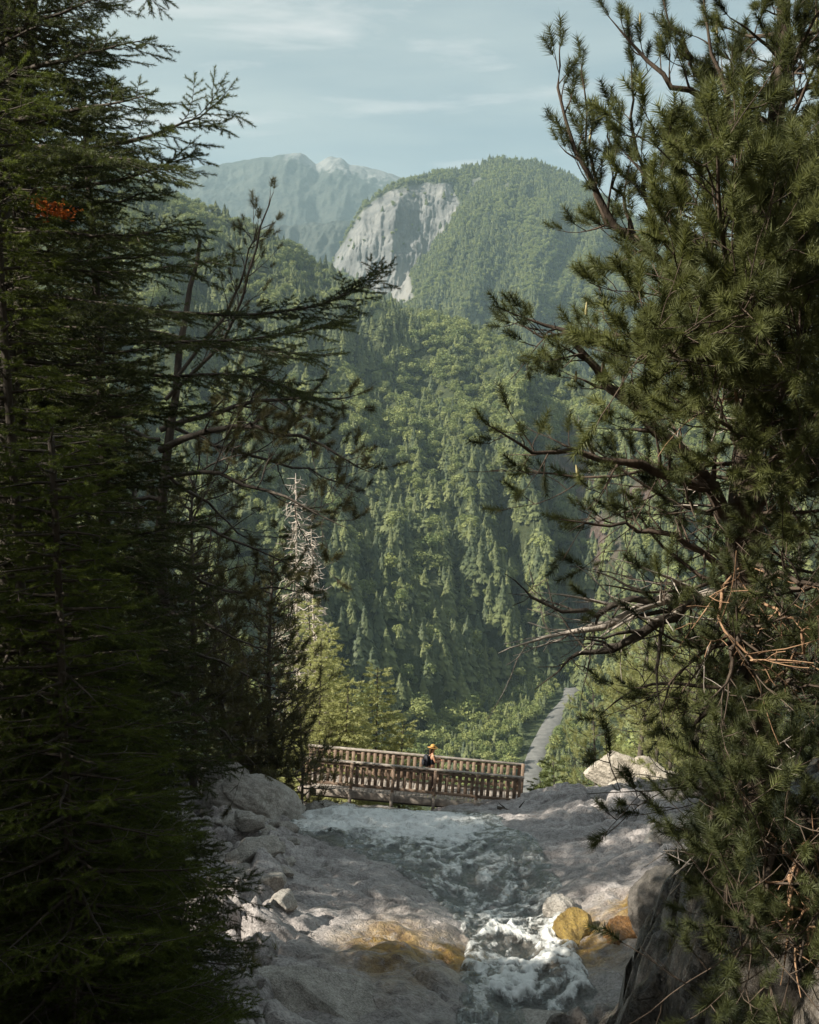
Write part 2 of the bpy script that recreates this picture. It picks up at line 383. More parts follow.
def bed_detail(x, y):
    d = .30*fbm(x/3.2, y/4.5, 3, 3) + .10*fbm(x/.9, y/.9, 4, 11, True)
    left = sstep(-1.5, -3.5, x+.10*(y-20)) + .20 + .2*fbm(x/2, y/2, 2, 14) + .3*sstep(4, 6, x) + .8*sstep(.8, 1.8, x)*sstep(16, 13, y)
    wc = np.interp(y, [14, 20, 24, 28, 31, 35, 38.5], [1.7, 2.0, 1.9, .7, -.4, -.6, -.9]); ww = np.interp(y, [14, 20, 23, 27, 30, 34, 38.5], [1.1, 1.0, 1.8, 2.9, 3.6, 3.5, 2.9])
    left = left*(1-.82*np.exp(-((x-wc)/ww)**4)*sstep(14, 15.5, y))
    d1, d2, c = cell(x/.9+.3*fbm(x, y, 2, 5), y/1.1, 3)
    blk = (c-.5)*.62 + .34*np.minimum(d2-d1, .35)/.35
    e1, e2, c2 = cell(x/.35, y/.42, 8)
    blk = blk + (c2-.5)*.22 + .10*np.minimum(e2-e1, .3)/.3
    far = 1-sstep(40, 60, y)
    strata = .11*np.abs(((y*.9+x*.4+1.2*fbm(x/2, y/2, 3, 2)) % 1.)-.5)
    return (d + blk*left + strata)*far
def make_ground():
    ys = np.concatenate([np.linspace(-30, 4, 40)[:-1], np.linspace(4, 46, 620)])
    xs = np.concatenate([np.linspace(-60, -11, 60)[:-1], np.linspace(-11, 12, 400), np.linspace(12, 60, 60)[1:]])
    X, Y = np.meshgrid(xs, ys); Z = ground_z(X, Y) + bed_detail(X, Y)
    och = np.zeros_like(X)
    for cx, cy, rx, ry in ((-.3, 17.8, .8, 1.8), (.8, 18.3, .6, 1.0), (3.1, 19.2, .6, 1.6), (4.3, 20., .6, 1.0), (-4.6, 18.2, .5, 1.), (6.8, 17.5, .8, 1.)):
        och = np.maximum(och, np.exp(-((X-cx)/rx)**2-((Y-cy)/ry)**2)*1.3)
    chx = channel_x(Y)
    wet = np.exp(-((X-chx)/(2.4))**2)*sstep(38, 30, Y)*.8 + .35*sstep(27, 16, Y)
    soil = np.clip(sstep(-7.0, -8.5, X) + sstep(15.5, 12.5, Y)*(sstep(.8, 1.8, X)+sstep(-1.6, -2.8, X)) + sstep(6, 4, Y) + sstep(7.2, 9, X)*.8 + sstep(41, 44, Y)*.6, 0, 1)
    me = grid_mesh('streambed', X, Y, Z, {'ochre': np.clip(och, 0, 1), 'wet': np.clip(wet, 0, 1), 'soil': soil})
    tag(link('streambed_ground', me, M['rock'], smooth=False), 'pale limestone slabs of the stream bed and its banks', 'ground', kind='structure')
    # valley slopes below the lip down to the valley floor
    ys = 46 + 1400*np.linspace(0, 1, 200)**2; xs = np.sign(np.linspace(-1, 1, 240))*1800*np.abs(np.linspace(-1, 1, 240))**1.8
    X, Y = np.meshgrid(xs, ys); Z = ground_z(X, Y) + 2.0*fbm(X/40, Y/40, 3, 4)*sstep(60, 120, Y)*sstep(-203, -190, ground_z(X, Y)) - .02
    z0 = np.zeros(X.size); me = grid_mesh('valley', X, Y, Z, {'rockmask': z0, 'scree': z0, 'clearing': z0+.25, 'duff': z0})
    tag(link('valley_ground', me, M['hill'], smooth=True), 'green valley slope below the bridge', 'ground', kind='structure')
    v = np.array([[-22000, -22000, -330], [22000, -22000, -330], [22000, 22000, -330], [-22000, 22000, -330]], float)
    me = np_mesh('plain', v, np.array([[0, 1, 2, 3]]), {k: np.zeros(4) for k in ('rockmask', 'scree', 'clearing', 'duff')})
    tag(link('land', me, M['hill']), 'land beneath the mountains', 'ground', kind='structure')
make_ground()

# valley road
def make_road():
    P = [(572, 690, 905), (571, 698, 880), (564, 708, 850), (553, 722, 810), (543, 738, 765), (535, 756, 720), (529, 778, 672), (526, 800, 628), (523, 830, 590)]
    c = np.array([at(a, b, y) for a, b, y in P]); t = np.linspace(0, 1, len(P)); tt = np.linspace(0, 1, 60)
    c = np.stack([np.interp(tt, t, c[:, k]) for k in range(3)], 1)
    for _ in range(6): c[1:-1] = (c[:-2]+c[1:-1]*2+c[2:])/4
    c[:, 2] = ground_z(c[:, 0], c[:, 1]) + 1.0
    d = norm(np.gradient(c, axis=0)); s = norm(np.cross(d, [0, 0, 1.]))
    off = np.array([-6.5, -3.6, 3.6, 6.5]); zz = np.array([-1.2, 0, 0, -1.2])
    V = c[:, None] + s[:, None]*off[None, :, None]; V[..., 2] += zz
    tag(link('valley_road', grid_mesh('road', V[..., 0], V[..., 1], V[..., 2]), M['road'], smooth=True), 'pale road curving along the valley floor', 'road', kind='structure')
make_road()

# ------------------------------------------------------------------ hills
def ip(x, tab, k): 
    a = np.array(tab, float); return np.interp(x, a[:, 0], a[:, k])
BASE = [(-900, 900, 480), (-100, 900, 500), (300, 862, 585), (400, 838, 640), (480, 800, 720), (530, 760, 800), (552, 724, 868), (572, 708, 905), (592, 716, 850), (640, 742, 770), (720, 768, 690), (950, 820, 600), (1700, 900, 560)]
RIDGE = [(-900, 20, 1700), (-400, 60, 1750), (-100, 115, 1800), (100, 168, 1850), (180, 200, 1880), (260, 233, 1900), (330, 275, 1900), (400, 311, 1850), (460, 328, 1800), (520, 348, 1750), (600, 385, 1540), (700, 408, 1320), (850, 400, 1120), (1100, 360, 1000), (1700, 300, 950)]
def make_hill():
    u = np.concatenate([np.linspace(-900, 150, 60)[:-1], np.linspace(150, 750, 260), np.linspace(750, 1700, 60)[1:]])
    v = np.linspace(0, 1, 240)
    b = at(u, ip(u, BASE, 1), ip(u, BASE, 2)); r = at(u, ip(u, RIDGE, 1), ip(u, RIDGE, 2))
    U, Vv = np.meshgrid(u, v)
    P = b[None]*(1-Vv[..., None]) + r[None]*Vv[..., None]
    z0 = P[..., 2]
    PY = 455 - z0/P[..., 1]*F
    q = U - .2*PY + 26*fbm(U/110, PY/130, 3, 21)
    rav = np.array([-200, -60, 40, 120, 190, 243, 292, 342, 392, 432, 475, 520, 580, 660, 760, 900, 1200.])
    hh = np.array([60, 60, 40, 30, 20, 22, 14, 24, 62, 14, 16, 18, 30, 40, 50, 60.])
    i = np.clip(np.searchsorted(rav, q)-1, 0, len(hh)-1); s = np.clip((q-rav[i])/(rav[i+1]-rav[i]), 0, 1)
    prof = np.where(s < .68, sstep(0, .68, s), sstep(1., .68, s))
    env = sstep(0.02, .22, Vv)*sstep(.97, .70, Vv)
    h = prof*hh[i]*env + 60*fbm(P[..., 0]/210, P[..., 1]/260, 4, 31)*sstep(0, .15, Vv)*sstep(1.02, .9, Vv)*1.2 + 5*fbm(U/14, PY/200, 2, 77)*sstep(0.9, 1, Vv)
    P[..., 2] += h*.75; P[..., 1] -= h*.75
    # back side
    bk = P[-1:].repeat(6, 0); k = np.arange(1, 7)[:, None]
    bk[..., 1] += k*160; bk[..., 2] -= k*95
    P = np.concatenate([P, bk]); 
    PX = 409.5 + P[..., 0]/P[..., 1]*F; PY = 455 - P[..., 2]/P[..., 1]*F
    clear = sstep(1.15, .8, np.hypot((PX-303)/34, (PY-384)/9))
    duff = np.maximum.reduce([sstep(1.2, .5, np.hypot((PX-a)/rx, (PY-b_)/ry)) for a, b_, rx, ry in ((575, 470, 26, 40), (600, 545, 22, 38), (590, 610, 22, 16), (640, 500, 20, 20))]) * sstep(-.35, .1, fbm(PX/14, PY/14, 3, 9))
    zz = np.zeros_like(PX)
    me = grid_mesh('hill', P[..., 0], P[..., 1], P[..., 2], {'rockmask': zz, 'scree': zz, 'clearing': clear, 'duff': duff})
    tag(link('forested_hill', me, M['hill'], smooth=True), 'long forested hillside across the valley', 'hill', kind='structure')
    return P, PX, PY, clear, duff
HP, HPX, HPY, HCL, HDU = make_hill()

def make_cliff_mountain():
    Rg = [(-400, 420, 4200), (200, 330, 4000), (300, 292, 3900), (330, 264, 3950), (345, 243, 4000), (365, 214, 4100), (400, 193, 4200), (430, 181, 4250), (470, 166, 4300), (500, 159, 4350), (540, 163, 4400), (570, 176, 4450), (600, 194, 4500), (700, 262, 4500), (900, 300, 4600), (1500, 330, 4600)]
    u = np.concatenate([np.linspace(-400, 280, 30)[:-1], np.linspace(280, 640, 330), np.linspace(640, 1500, 50)[1:]]); v = np.linspace(0, 1, 240)
    Y1 = ip(u, Rg, 2)
    b = at(u, np.interp(u, [-400, 300, 450, 1500], [470, 420, 430, 560]), np.interp(u, [-400, 340, 520, 1500], [2700, 2750, 2500, 2300])); r = at(u, ip(u, Rg, 1), Y1)
    U, Vv = np.meshgrid(u, v); P = b[None]*(1-Vv[..., None]) + r[None]*Vv[..., None]
    PY = 455 - P[..., 2]/P[..., 1]*F
    n = fbm(U/30, PY/30, 4, 51)
    # cliff: between its upper edge and its foot (screen heights per column turned into a real wall)
    top = np.interp(U, [325, 345, 365, 400, 430, 452, 462], [268, 246, 220, 201, 194, 192, 212]) + 5*n
    foot = np.interp(U, [325, 345, 380, 400, 420, 440, 462], [275, 283, 300, 287, 262, 240, 214]) + 7*n
    rk = sstep(0, 3, PY-top)*sstep(0, 4, foot-PY)*sstep(328, 338, U)*sstep(463, 456, U)
    patch = sstep(.28, .42, fbm(U/16, PY/22, 4, 61))*sstep(175, 190, PY)*sstep(260, 225, PY)*sstep(440, 470, U)*sstep(580, 520, U)
    scr = sstep(1.15, .6, np.abs(U-(402-.10*(PY-285)))/(4+np.clip(PY-262, 0, 60)*.28))*sstep(258, 270, PY)*sstep(312, 300, PY)
    # step the wall: ground just above it comes forward, below it goes back
    hgt = np.maximum(foot-top, 0); st = np.clip((PY-top)/np.maximum(hgt, 1), 0, 1)
    step = hgt*4.6*sstep(328, 350, U)*sstep(463, 440, U)
    P[..., 1] += step*(np.where(PY < top, -.5*sstep(-40, 0, PY-top), -.5+1.0*st)*sstep(60, 0, PY-foot))*0.9*(1-sstep(0, 60, top-PY))
    sp = sstep(0, 1, Vv*3)*sstep(1, .8, Vv)
    P[..., 1] -= 150*fbm(U/60+.4*PY/100, PY/150, 4, 71, True)*sp*(1-.55*rk) + 16*fbm(U/4, PY/16, 4, 81, True)*np.maximum(rk, .35)*sp
    P[..., 2] += 12*fbm(U/18, 0*U, 3, 91)*sstep(.8, 1, Vv) + 14*fbm(U/20, PY/8, 3, 92)*rk
    bk = P[-1:].repeat(4, 0); k = np.arange(1, 5)[:, None]; bk[..., 1] += k*300; bk[..., 2] -= k*160
    P = np.concatenate([P, bk]); e = np.zeros((4, U.shape[1]))
    rk = np.concatenate([np.maximum(rk, patch*.8), e]); scr = np.concatenate([scr, e])
    me = grid_mesh('cliff_mountain', P[..., 0], P[..., 1], P[..., 2], {'rockmask': rk, 'scree': scr, 'clearing': rk*0, 'duff': rk*0})
    tag(link('cliff_mountain', me, M['hill'], smooth=True), 'wooded mountain with a pale rock cliff and scree', 'mountain', kind='structure')
    return P, rk, scr
CP, CRK, CSC = make_cliff_mountain()

def make_far_mountains():
    def lay(name, label, Rg, Yb, pyb, seed, amp, rockline=None, du=1.2):
        u = np.concatenate([np.linspace(-700, 120, 30)[:-1], np.arange(120, 620, du), np.linspace(620, 1600, 30)]); v = np.linspace(0, 1, 130)
        r = at(u, ip(u, Rg, 1), ip(u, Rg, 2)); b = at(u, pyb+0*u, Yb+0*u)
        U, Vv = np.meshgrid(u, v); P = b[None]*(1-Vv[..., None]) + r[None]*Vv[..., None]
        PY = 455 - P[..., 2]/P[..., 1]*F
        en = sstep(0, .2, Vv)*sstep(1.02, .9, Vv)
        P[..., 1] -= amp*fbm(U/45+PY/160, PY/70, 5, seed, True)*en
        P[..., 2] += amp*.10*fbm(U/11, PY/9, 4, seed+3)*sstep(0, .2, Vv) 
        rk = np.zeros_like(U)
        if rockline is not None:
            rl = np.interp(U, [250, 290, 320, 350, 400, 440], [158, 170, 181, 186, 188, 190])
            rk = sstep(-2, 2.5, rl-PY-4+16*fbm(U/8, PY/5, 5, seed+9))*sstep(255, 295, U)
        bk = P[-1:].repeat(3, 0); k = np.arange(1, 4)[:, None]; bk[..., 1] += k*400; bk[..., 2] -= k*220
        P = np.concatenate([P, bk]); rk = np.concatenate([rk, rk[-1:].repeat(3, 0)]); z = rk*0
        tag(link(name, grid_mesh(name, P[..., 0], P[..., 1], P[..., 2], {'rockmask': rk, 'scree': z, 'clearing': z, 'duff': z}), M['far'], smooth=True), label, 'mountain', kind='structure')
    lay('rocky_mountain', 'hazy blue far mountain with pale rocky summits', [(-700, 260, 9000), (0, 200, 9000), (100, 186, 9000), (175, 171, 9000), (200, 167, 9000), (235, 162, 9000), (268, 157, 9000), (290, 154, 9000), (300, 152.5, 9000), (308, 157, 9050), (316, 164, 9100), (322, 160, 9100), (331, 156, 9100), (341, 158, 9100), (350, 165, 9100), (362, 166, 9100), (372, 168, 9100), (385, 171, 9100), (400, 177, 9200), (430, 182, 9300), (520, 205, 9300), (700, 240, 9300), (1600, 250, 9300)], 6000, 330, 101, 150, True)
    lay('wooded_ridge', 'blue wooded ridge between the cliff and the far mountain', [(-700, 250, 6500), (100, 240, 6500), (200, 238, 6500), (240, 232, 6400), (262, 226, 6300), (300, 224, 6200), (325, 223, 6200), (345, 220, 6300), (400, 225, 6400), (700, 260, 6400), (1600, 300, 6400)], 4600, 360, 131, 200)
make_far_mountains()

# ------------------------------------------------------------------ distant trees
def far_conifer(seed, h=21, w=4.4, tiers=19, blades=13):
    r = np.random.default_rng(seed); V = []; T = []
    for k in range(tiers):
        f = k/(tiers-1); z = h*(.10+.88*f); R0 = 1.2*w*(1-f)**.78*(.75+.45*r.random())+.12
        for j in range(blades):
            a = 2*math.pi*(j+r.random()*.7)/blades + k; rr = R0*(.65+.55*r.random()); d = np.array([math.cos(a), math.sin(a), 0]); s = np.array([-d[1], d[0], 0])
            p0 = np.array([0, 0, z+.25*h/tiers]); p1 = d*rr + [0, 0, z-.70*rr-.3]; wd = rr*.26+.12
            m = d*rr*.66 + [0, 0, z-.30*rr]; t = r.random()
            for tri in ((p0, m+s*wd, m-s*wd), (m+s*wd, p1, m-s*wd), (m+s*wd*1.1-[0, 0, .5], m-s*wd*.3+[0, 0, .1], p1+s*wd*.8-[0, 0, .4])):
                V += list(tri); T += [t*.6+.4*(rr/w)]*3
    V += [(-.25, 0, -1.5), (.25, 0, -1.5), (0, 0, h)]; T += [0]*3
    V += [(0, -.25, -1.5), (0, .25, -1.5), (0, 0, h)]; T += [0]*3
    v = np.array(V, float); return np_mesh('far_conifer', v, np.arange(len(v)).reshape(-1, 3), {'tint': np.array(T)})
def far_broad(seed, h=17, w=5.5, n=420):
    r = np.random.default_rng(seed); lob = r.normal(size=(9, 3)); lob = norm(lob)*[w*.45, w*.45, h*.17] + [0, 0, h*.60]; lr = w*(.42+.25*r.random(9))
    k = r.integers(0, 9, n); d = norm(r.normal(size=(n, 3))+[0, 0, .25]); c = lob[k] + d*lr[k][:, None]*(.8+.25*r.random(n))[:, None]
    nrm = norm(d + .55*r.normal(size=(n, 3))); a = norm(np.cross(nrm, r.normal(size=(n, 3)))); b = np.cross(nrm, a); s = (.45+.55*r.random(n))[:, None]
    q = np.stack([c-a*s-b*s*.6, c+a*s-b*s*.5, c+b*s], 1)
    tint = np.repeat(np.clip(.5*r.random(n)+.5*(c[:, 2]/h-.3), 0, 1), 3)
    v = np.concatenate([q.reshape(-1, 3), [(-.3, 0, -1.5), (.3, 0, -1.5), (0, 0, h*.7)], [(0, -.3, -1.5), (0, .3, -1.5), (0, 0, h*.7)]])
    return np_mesh('far_broad', v, np.arange(len(v)).reshape(-1, 3), {'tint': np.concatenate([tint, np.zeros(6)])})
def far_dead(seed, h=22):
    r = np.random.default_rng(seed); V = [(-.22, 0, -1), (.22, 0, -1), (0, 0, h), (0, -.22, -1), (0, .22, -1), (0, 0, h)]
    for k in range(46):
        z = h*(.25+.7*r.random()); a = r.random()*6.28; l = (1-z/h)*2.6+.4; d = np.array([math.cos(a), math.sin(a), -.25])
        V += [(0, 0, z-.08), (0, 0, z+.08), tuple(np.array([0, 0, z])+d*l)]
    v = np.array(V, float); return np_mesh('far_dead', v, np.arange(len(v)).reshape(-1, 3), {'tint': r.random(len(v))})
PROTO = [(far_conifer(1), 'con'), (far_conifer(2, 25, 4.1, 21), 'con'), (far_conifer(3, 18, 4.3, 16), 'con'), (far_conifer(4, 21, 3.9, 17, 11), 'con'), (far_conifer(5, 16, 3.6, 15), 'con'),
         (far_broad(6), 'bro'), (far_broad(7, 19, 6.2, 480), 'bro'), (far_broad(8, 15, 5), 'bro'), (far_dead(9), 'dead')]
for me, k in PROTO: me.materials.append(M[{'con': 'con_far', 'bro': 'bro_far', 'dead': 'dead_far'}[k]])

def sample_grid(P, n, mask=None, seed=0):
    r = np.random.default_rng(seed)
    a = P[:-1, :-1]; b = P[:-1, 1:]; c = P[1:, :-1]
    # plan area drives density, as trees stand upright
    ar = np.abs(np.cross(b[..., :2]-a[..., :2], c[..., :2]-a[..., :2])) + .5*np.linalg.norm(np.cross(b-a, c-a), axis=-1)
    if mask is not None: ar = ar*mask[:-1, :-1]
    p = (ar/ar.sum()).ravel(); k = r.choice(p.size, n, p=p); i, j = np.unravel_index(k, ar.shape); s = r.random((n, 1)); t = r.random((n, 1))
    pos = P[i, j]*(1-s)*(1-t) + P[i, j+1]*s*(1-t) + P[i+1, j]*(1-s)*t + P[i+1, j+1]*s*t
    return pos, i, j

def plant_forest():
    r = np.random.default_rng(12)
    P, PX, PY = HP, HPX, HPY
    vis = ((PX > 60) & (PX < 790)).astype(float)
    vis[-6:] = 0
    m = vis*(1-np.clip(HCL*1.6, 0, 1))*(1-.75*HDU)*(.35+.65*sstep(-.45, .0, fbm(PX/22, PY/22, 3, 909)))
    pos, i, j = sample_grid(P, 15000, m, 3)
    px = 409.5+pos[:, 0]/pos[:, 1]*F; py = 455-pos[:, 2]/pos[:, 1]*F
    # broadleaf stands in patches, more of them high up and low down by the road
    nb = fbm(px/55, py/38, 3, 201)
    pb = .30 + .70*sstep(.0, .25, nb) ; pb = pb*np.interp(py, [220, 330, 430, 520, 640, 720, 800], [1.2, 1.15, 1.1, .55, .4, .9, 1.2])
    pb = np.where((px > 510) & (py > 480) & (py < 680), pb*.5, pb)
    kind = np.where(r.random(len(pos)) < pb, r.integers(5, 8, len(pos)), r.integers(0, 5, len(pos)))
    top = (py < 450) & (py > 300) & (px > 330) & (r.random(len(pos)) < .62) & ~((px < 420) & (py < 372)); kind = np.where(top, r.integers(5, 8, len(pos)), kind)
    dm = (HDU[i, j] > .15) & (r.random(len(pos)) < .75); kind = np.where(dm, 8, kind)
    gr = (px > 300) & (px < 420) & (py < 372) & (py > 318); kind = np.where(gr & (r.random(len(pos)) < .9), r.integers(0, 5, len(pos)), kind)
    sc = (.50+.95*r.random(len(pos))**1.4)*np.where(kind == 8, .9, 1)*(.8+.35*sstep(-.4, .4, fbm(px/40, py/40, 2, 301)))
    # valley slopes near the road, on the right flank
    n2 = 2600; y2 = 260+400*r.random(n2)**.8; x2 = y2*(.142+.20*r.random(n2)); p2 = np.stack([x2, y2, ground_z(x2, y2)], 1)
    k2 = np.where(r.random(n2) < .6, r.integers(5, 8, n2), r.integers(0, 5, n2)); s2 = .5+.45*r.random(n2)
    n3 = 1300; y3 = 520+420*r.random(n3); x3 = y3*(.02+.15*r.random(n3)); p3 = np.stack([x3, y3, ground_z(x3, y3)], 1)
    rd = np.interp(y3, [590, 628, 672, 720, 765, 810, 850, 880, 905], [61, 66.6, 73, 82.3, 93, 106, 119.6, 129, 134]); keep = np.abs(x3-rd) > 10
    p3 = p3[keep]; k3 = r.integers(3, 8, len(p3)); s3 = .45+.35*r.random(len(p3))
    # cliff mountain and a first rank behind
    vm = ((CP[..., 0]/CP[..., 1]*F+409.5 > 180) & (CP[..., 0]/CP[..., 1]*F+409.5 < 700)).astype(float); vm[-3:] = 0
    pos4, i4, j4 = sample_grid(CP, 34000, vm*(1-np.clip(CRK*1.4, 0, .97))*(1-np.clip(CSC*1.5, 0, 1)), 5)
    k4 = np.where(r.random(len(pos4)) < .25+.5*sstep(0, .2, fbm(pos4[:, 0]/300, pos4[:, 1]/300, 2, 8)), r.integers(5, 8, len(pos4)), r.integers(0, 5, len(pos4))); s4 = .75+.5*r.random(len(pos4))
    POS = np.concatenate([pos, p2, p3, pos4]); K = np.concatenate([kind, k2, k3, k4]); SC = np.concatenate([sc, s2, s3, s4])
    POS[:, 2] -= .4
    px = 409.5+POS[:, 0]/POS[:, 1]*F; py = 455-POS[:, 2]/POS[:, 1]*F
    # the trees that show largest become individuals
    win = (((px > 340) & (px < 520) & (py > 560) & (py < 752)) | ((px > 300) & (px < 520) & (py > 500) & (py < 640)) | ((px > 520) & (px < 556) & (py > 600) & (py < 740)) | ((px > 560) & (px < 610) & (py > 690) & (py < 790) & (POS[:, 1] > 380)))
    d = np.where(win, POS[:, 1], 1e9); idx = np.argsort(d)[:300]
    firsts = {}
    names = {'con': 'conifer_tree', 'bro': 'broadleaf_tree', 'dead': 'dead_tree'}
    for q in idx:
        me, kd = PROTO[K[q]]
        o = bpy.data.objects.new(names[kd], me); o.location = POS[q]; o.rotation_euler = (0, 0, r.random()*6.28); o.scale = (SC[q]*1.2, SC[q]*1.2, SC[q]*(.78+.3*r.random()))
        col.objects.link(o); firsts.setdefault(int(K[q]), o)
        x, yb = px[q], py[q]
        if x > 556: zone = 'on the valley side right of the curving road'
        elif x > 505 and yb > 640: zone = 'at the foot of the slope beside the road'
        elif yb > 690: zone = 'low on the slope just above the bridge railing'
        elif yb > 620: zone = 'on the lower slope behind the bridge'
        else: zone = 'on the middle of the far slope'
        tone = {'con': 'pointed dark green conifer', 'bro': 'round light green broadleaf tree', 'dead': 'bare grey dead tree'}[kd]
        tag(o, f'{tone} {zone}', 'tree', f'{tone}s {zone}')
    for k, (me, kd) in enumerate(PROTO):
        if k not in firsts:
            q = np.where(K == k)[0]; q = q[np.argmin(POS[q, 1])]; o = bpy.data.objects.new(names[kd], me); o.location = POS[q]; col.objects.link(o); firsts[k] = o
            tag(o, 'bare grey dead tree in the thin brown patch of the hillside', 'tree', 'dead trees')
    rest = np.ones(len(POS), bool); rest[idx] = False
    # everything else: one object, trees set on its points
    v = POS[rest]; me = bpy.data.meshes.new('forest_points'); me.vertices.add(len(v)); me.vertices.foreach_set('co', v.astype(np.float32).ravel())
    for nm, ty, dat in (('kind_id', 'INT', K[rest].astype(np.int32)), ('turn', 'FLOAT', (r.random(len(v))*6.28).astype(np.float32))):
        a = me.attributes.new(nm, ty, 'POINT'); a.data.foreach_set('value', dat)
    a = me.attributes.new('size', 'FLOAT_VECTOR', 'POINT'); ss = SC[rest]; w_ = ss*(.98+.5*r.random(len(ss))); a.data.foreach_set('vector', np.stack([w_, w_, ss*(.72+.36*r.random(len(ss)))], 1).astype(np.float32).ravel())
    a = me.attributes.new('lean', 'FLOAT_VECTOR', 'POINT'); a.data.foreach_set('vector', np.stack([r.normal(size=len(v))*.05, r.normal(size=len(v))*.05, r.random(len(v))*6.28], 1).astype(np.float32).ravel())
    o = bpy.data.objects.new('distant_forest', me); col.objects.link(o); tag(o, 'dense mixed forest covering the hills across the valley', 'forest', kind='stuff')
    ng = bpy.data.node_groups.new('plant_trees', 'GeometryNodeTree'); ng.interface.new_socket('Geometry', in_out='INPUT', socket_type='NodeSocketGeometry'); ng.interface.new_socket('Geometry', in_out='OUTPUT', socket_type='NodeSocketGeometry')
    gi = ng.nodes.new('NodeGroupInput'); go = ng.nodes.new('NodeGroupOutput'); jn = ng.nodes.new('GeometryNodeJoinGeometry')
    def named(nm, ty):
        n = ng.nodes.new('GeometryNodeInputNamedAttribute'); n.data_type = ty; n.inputs[0].default_value = nm; return n.outputs[0]
    kid = named('kind_id', 'INT'); sz = named('size', 'FLOAT_VECTOR'); ln_ = named('lean', 'FLOAT_VECTOR')
    for k, fo in firsts.items():
        cmp = ng.nodes.new('FunctionNodeCompare'); cmp.data_type = 'INT'; cmp.operation = 'EQUAL'
        ins = [s for s in cmp.inputs if s.type == 'INT']; ng.links.new(kid, ins[0]); ins[1].default_value = k
        oi = ng.nodes.new('GeometryNodeObjectInfo'); oi.inputs[0].default_value = fo; oi.transform_space = 'ORIGINAL'
        ii = ng.nodes.new('GeometryNodeInstanceOnPoints'); ng.links.new(gi.outputs[0], ii.inputs['Points']); ng.links.new(cmp.outputs[0], ii.inputs['Selection'])
        ng.links.new(oi.outputs['Geometry'], ii.inputs['Instance']); ng.links.new(ln_, ii.inputs['Rotation']); ng.links.new(sz, ii.inputs['Scale'])
        ng.links.new(ii.outputs[0], jn.inputs[0])
    ng.links.new(jn.outputs[0], go.inputs[0])
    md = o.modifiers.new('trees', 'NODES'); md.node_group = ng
plant_forest()

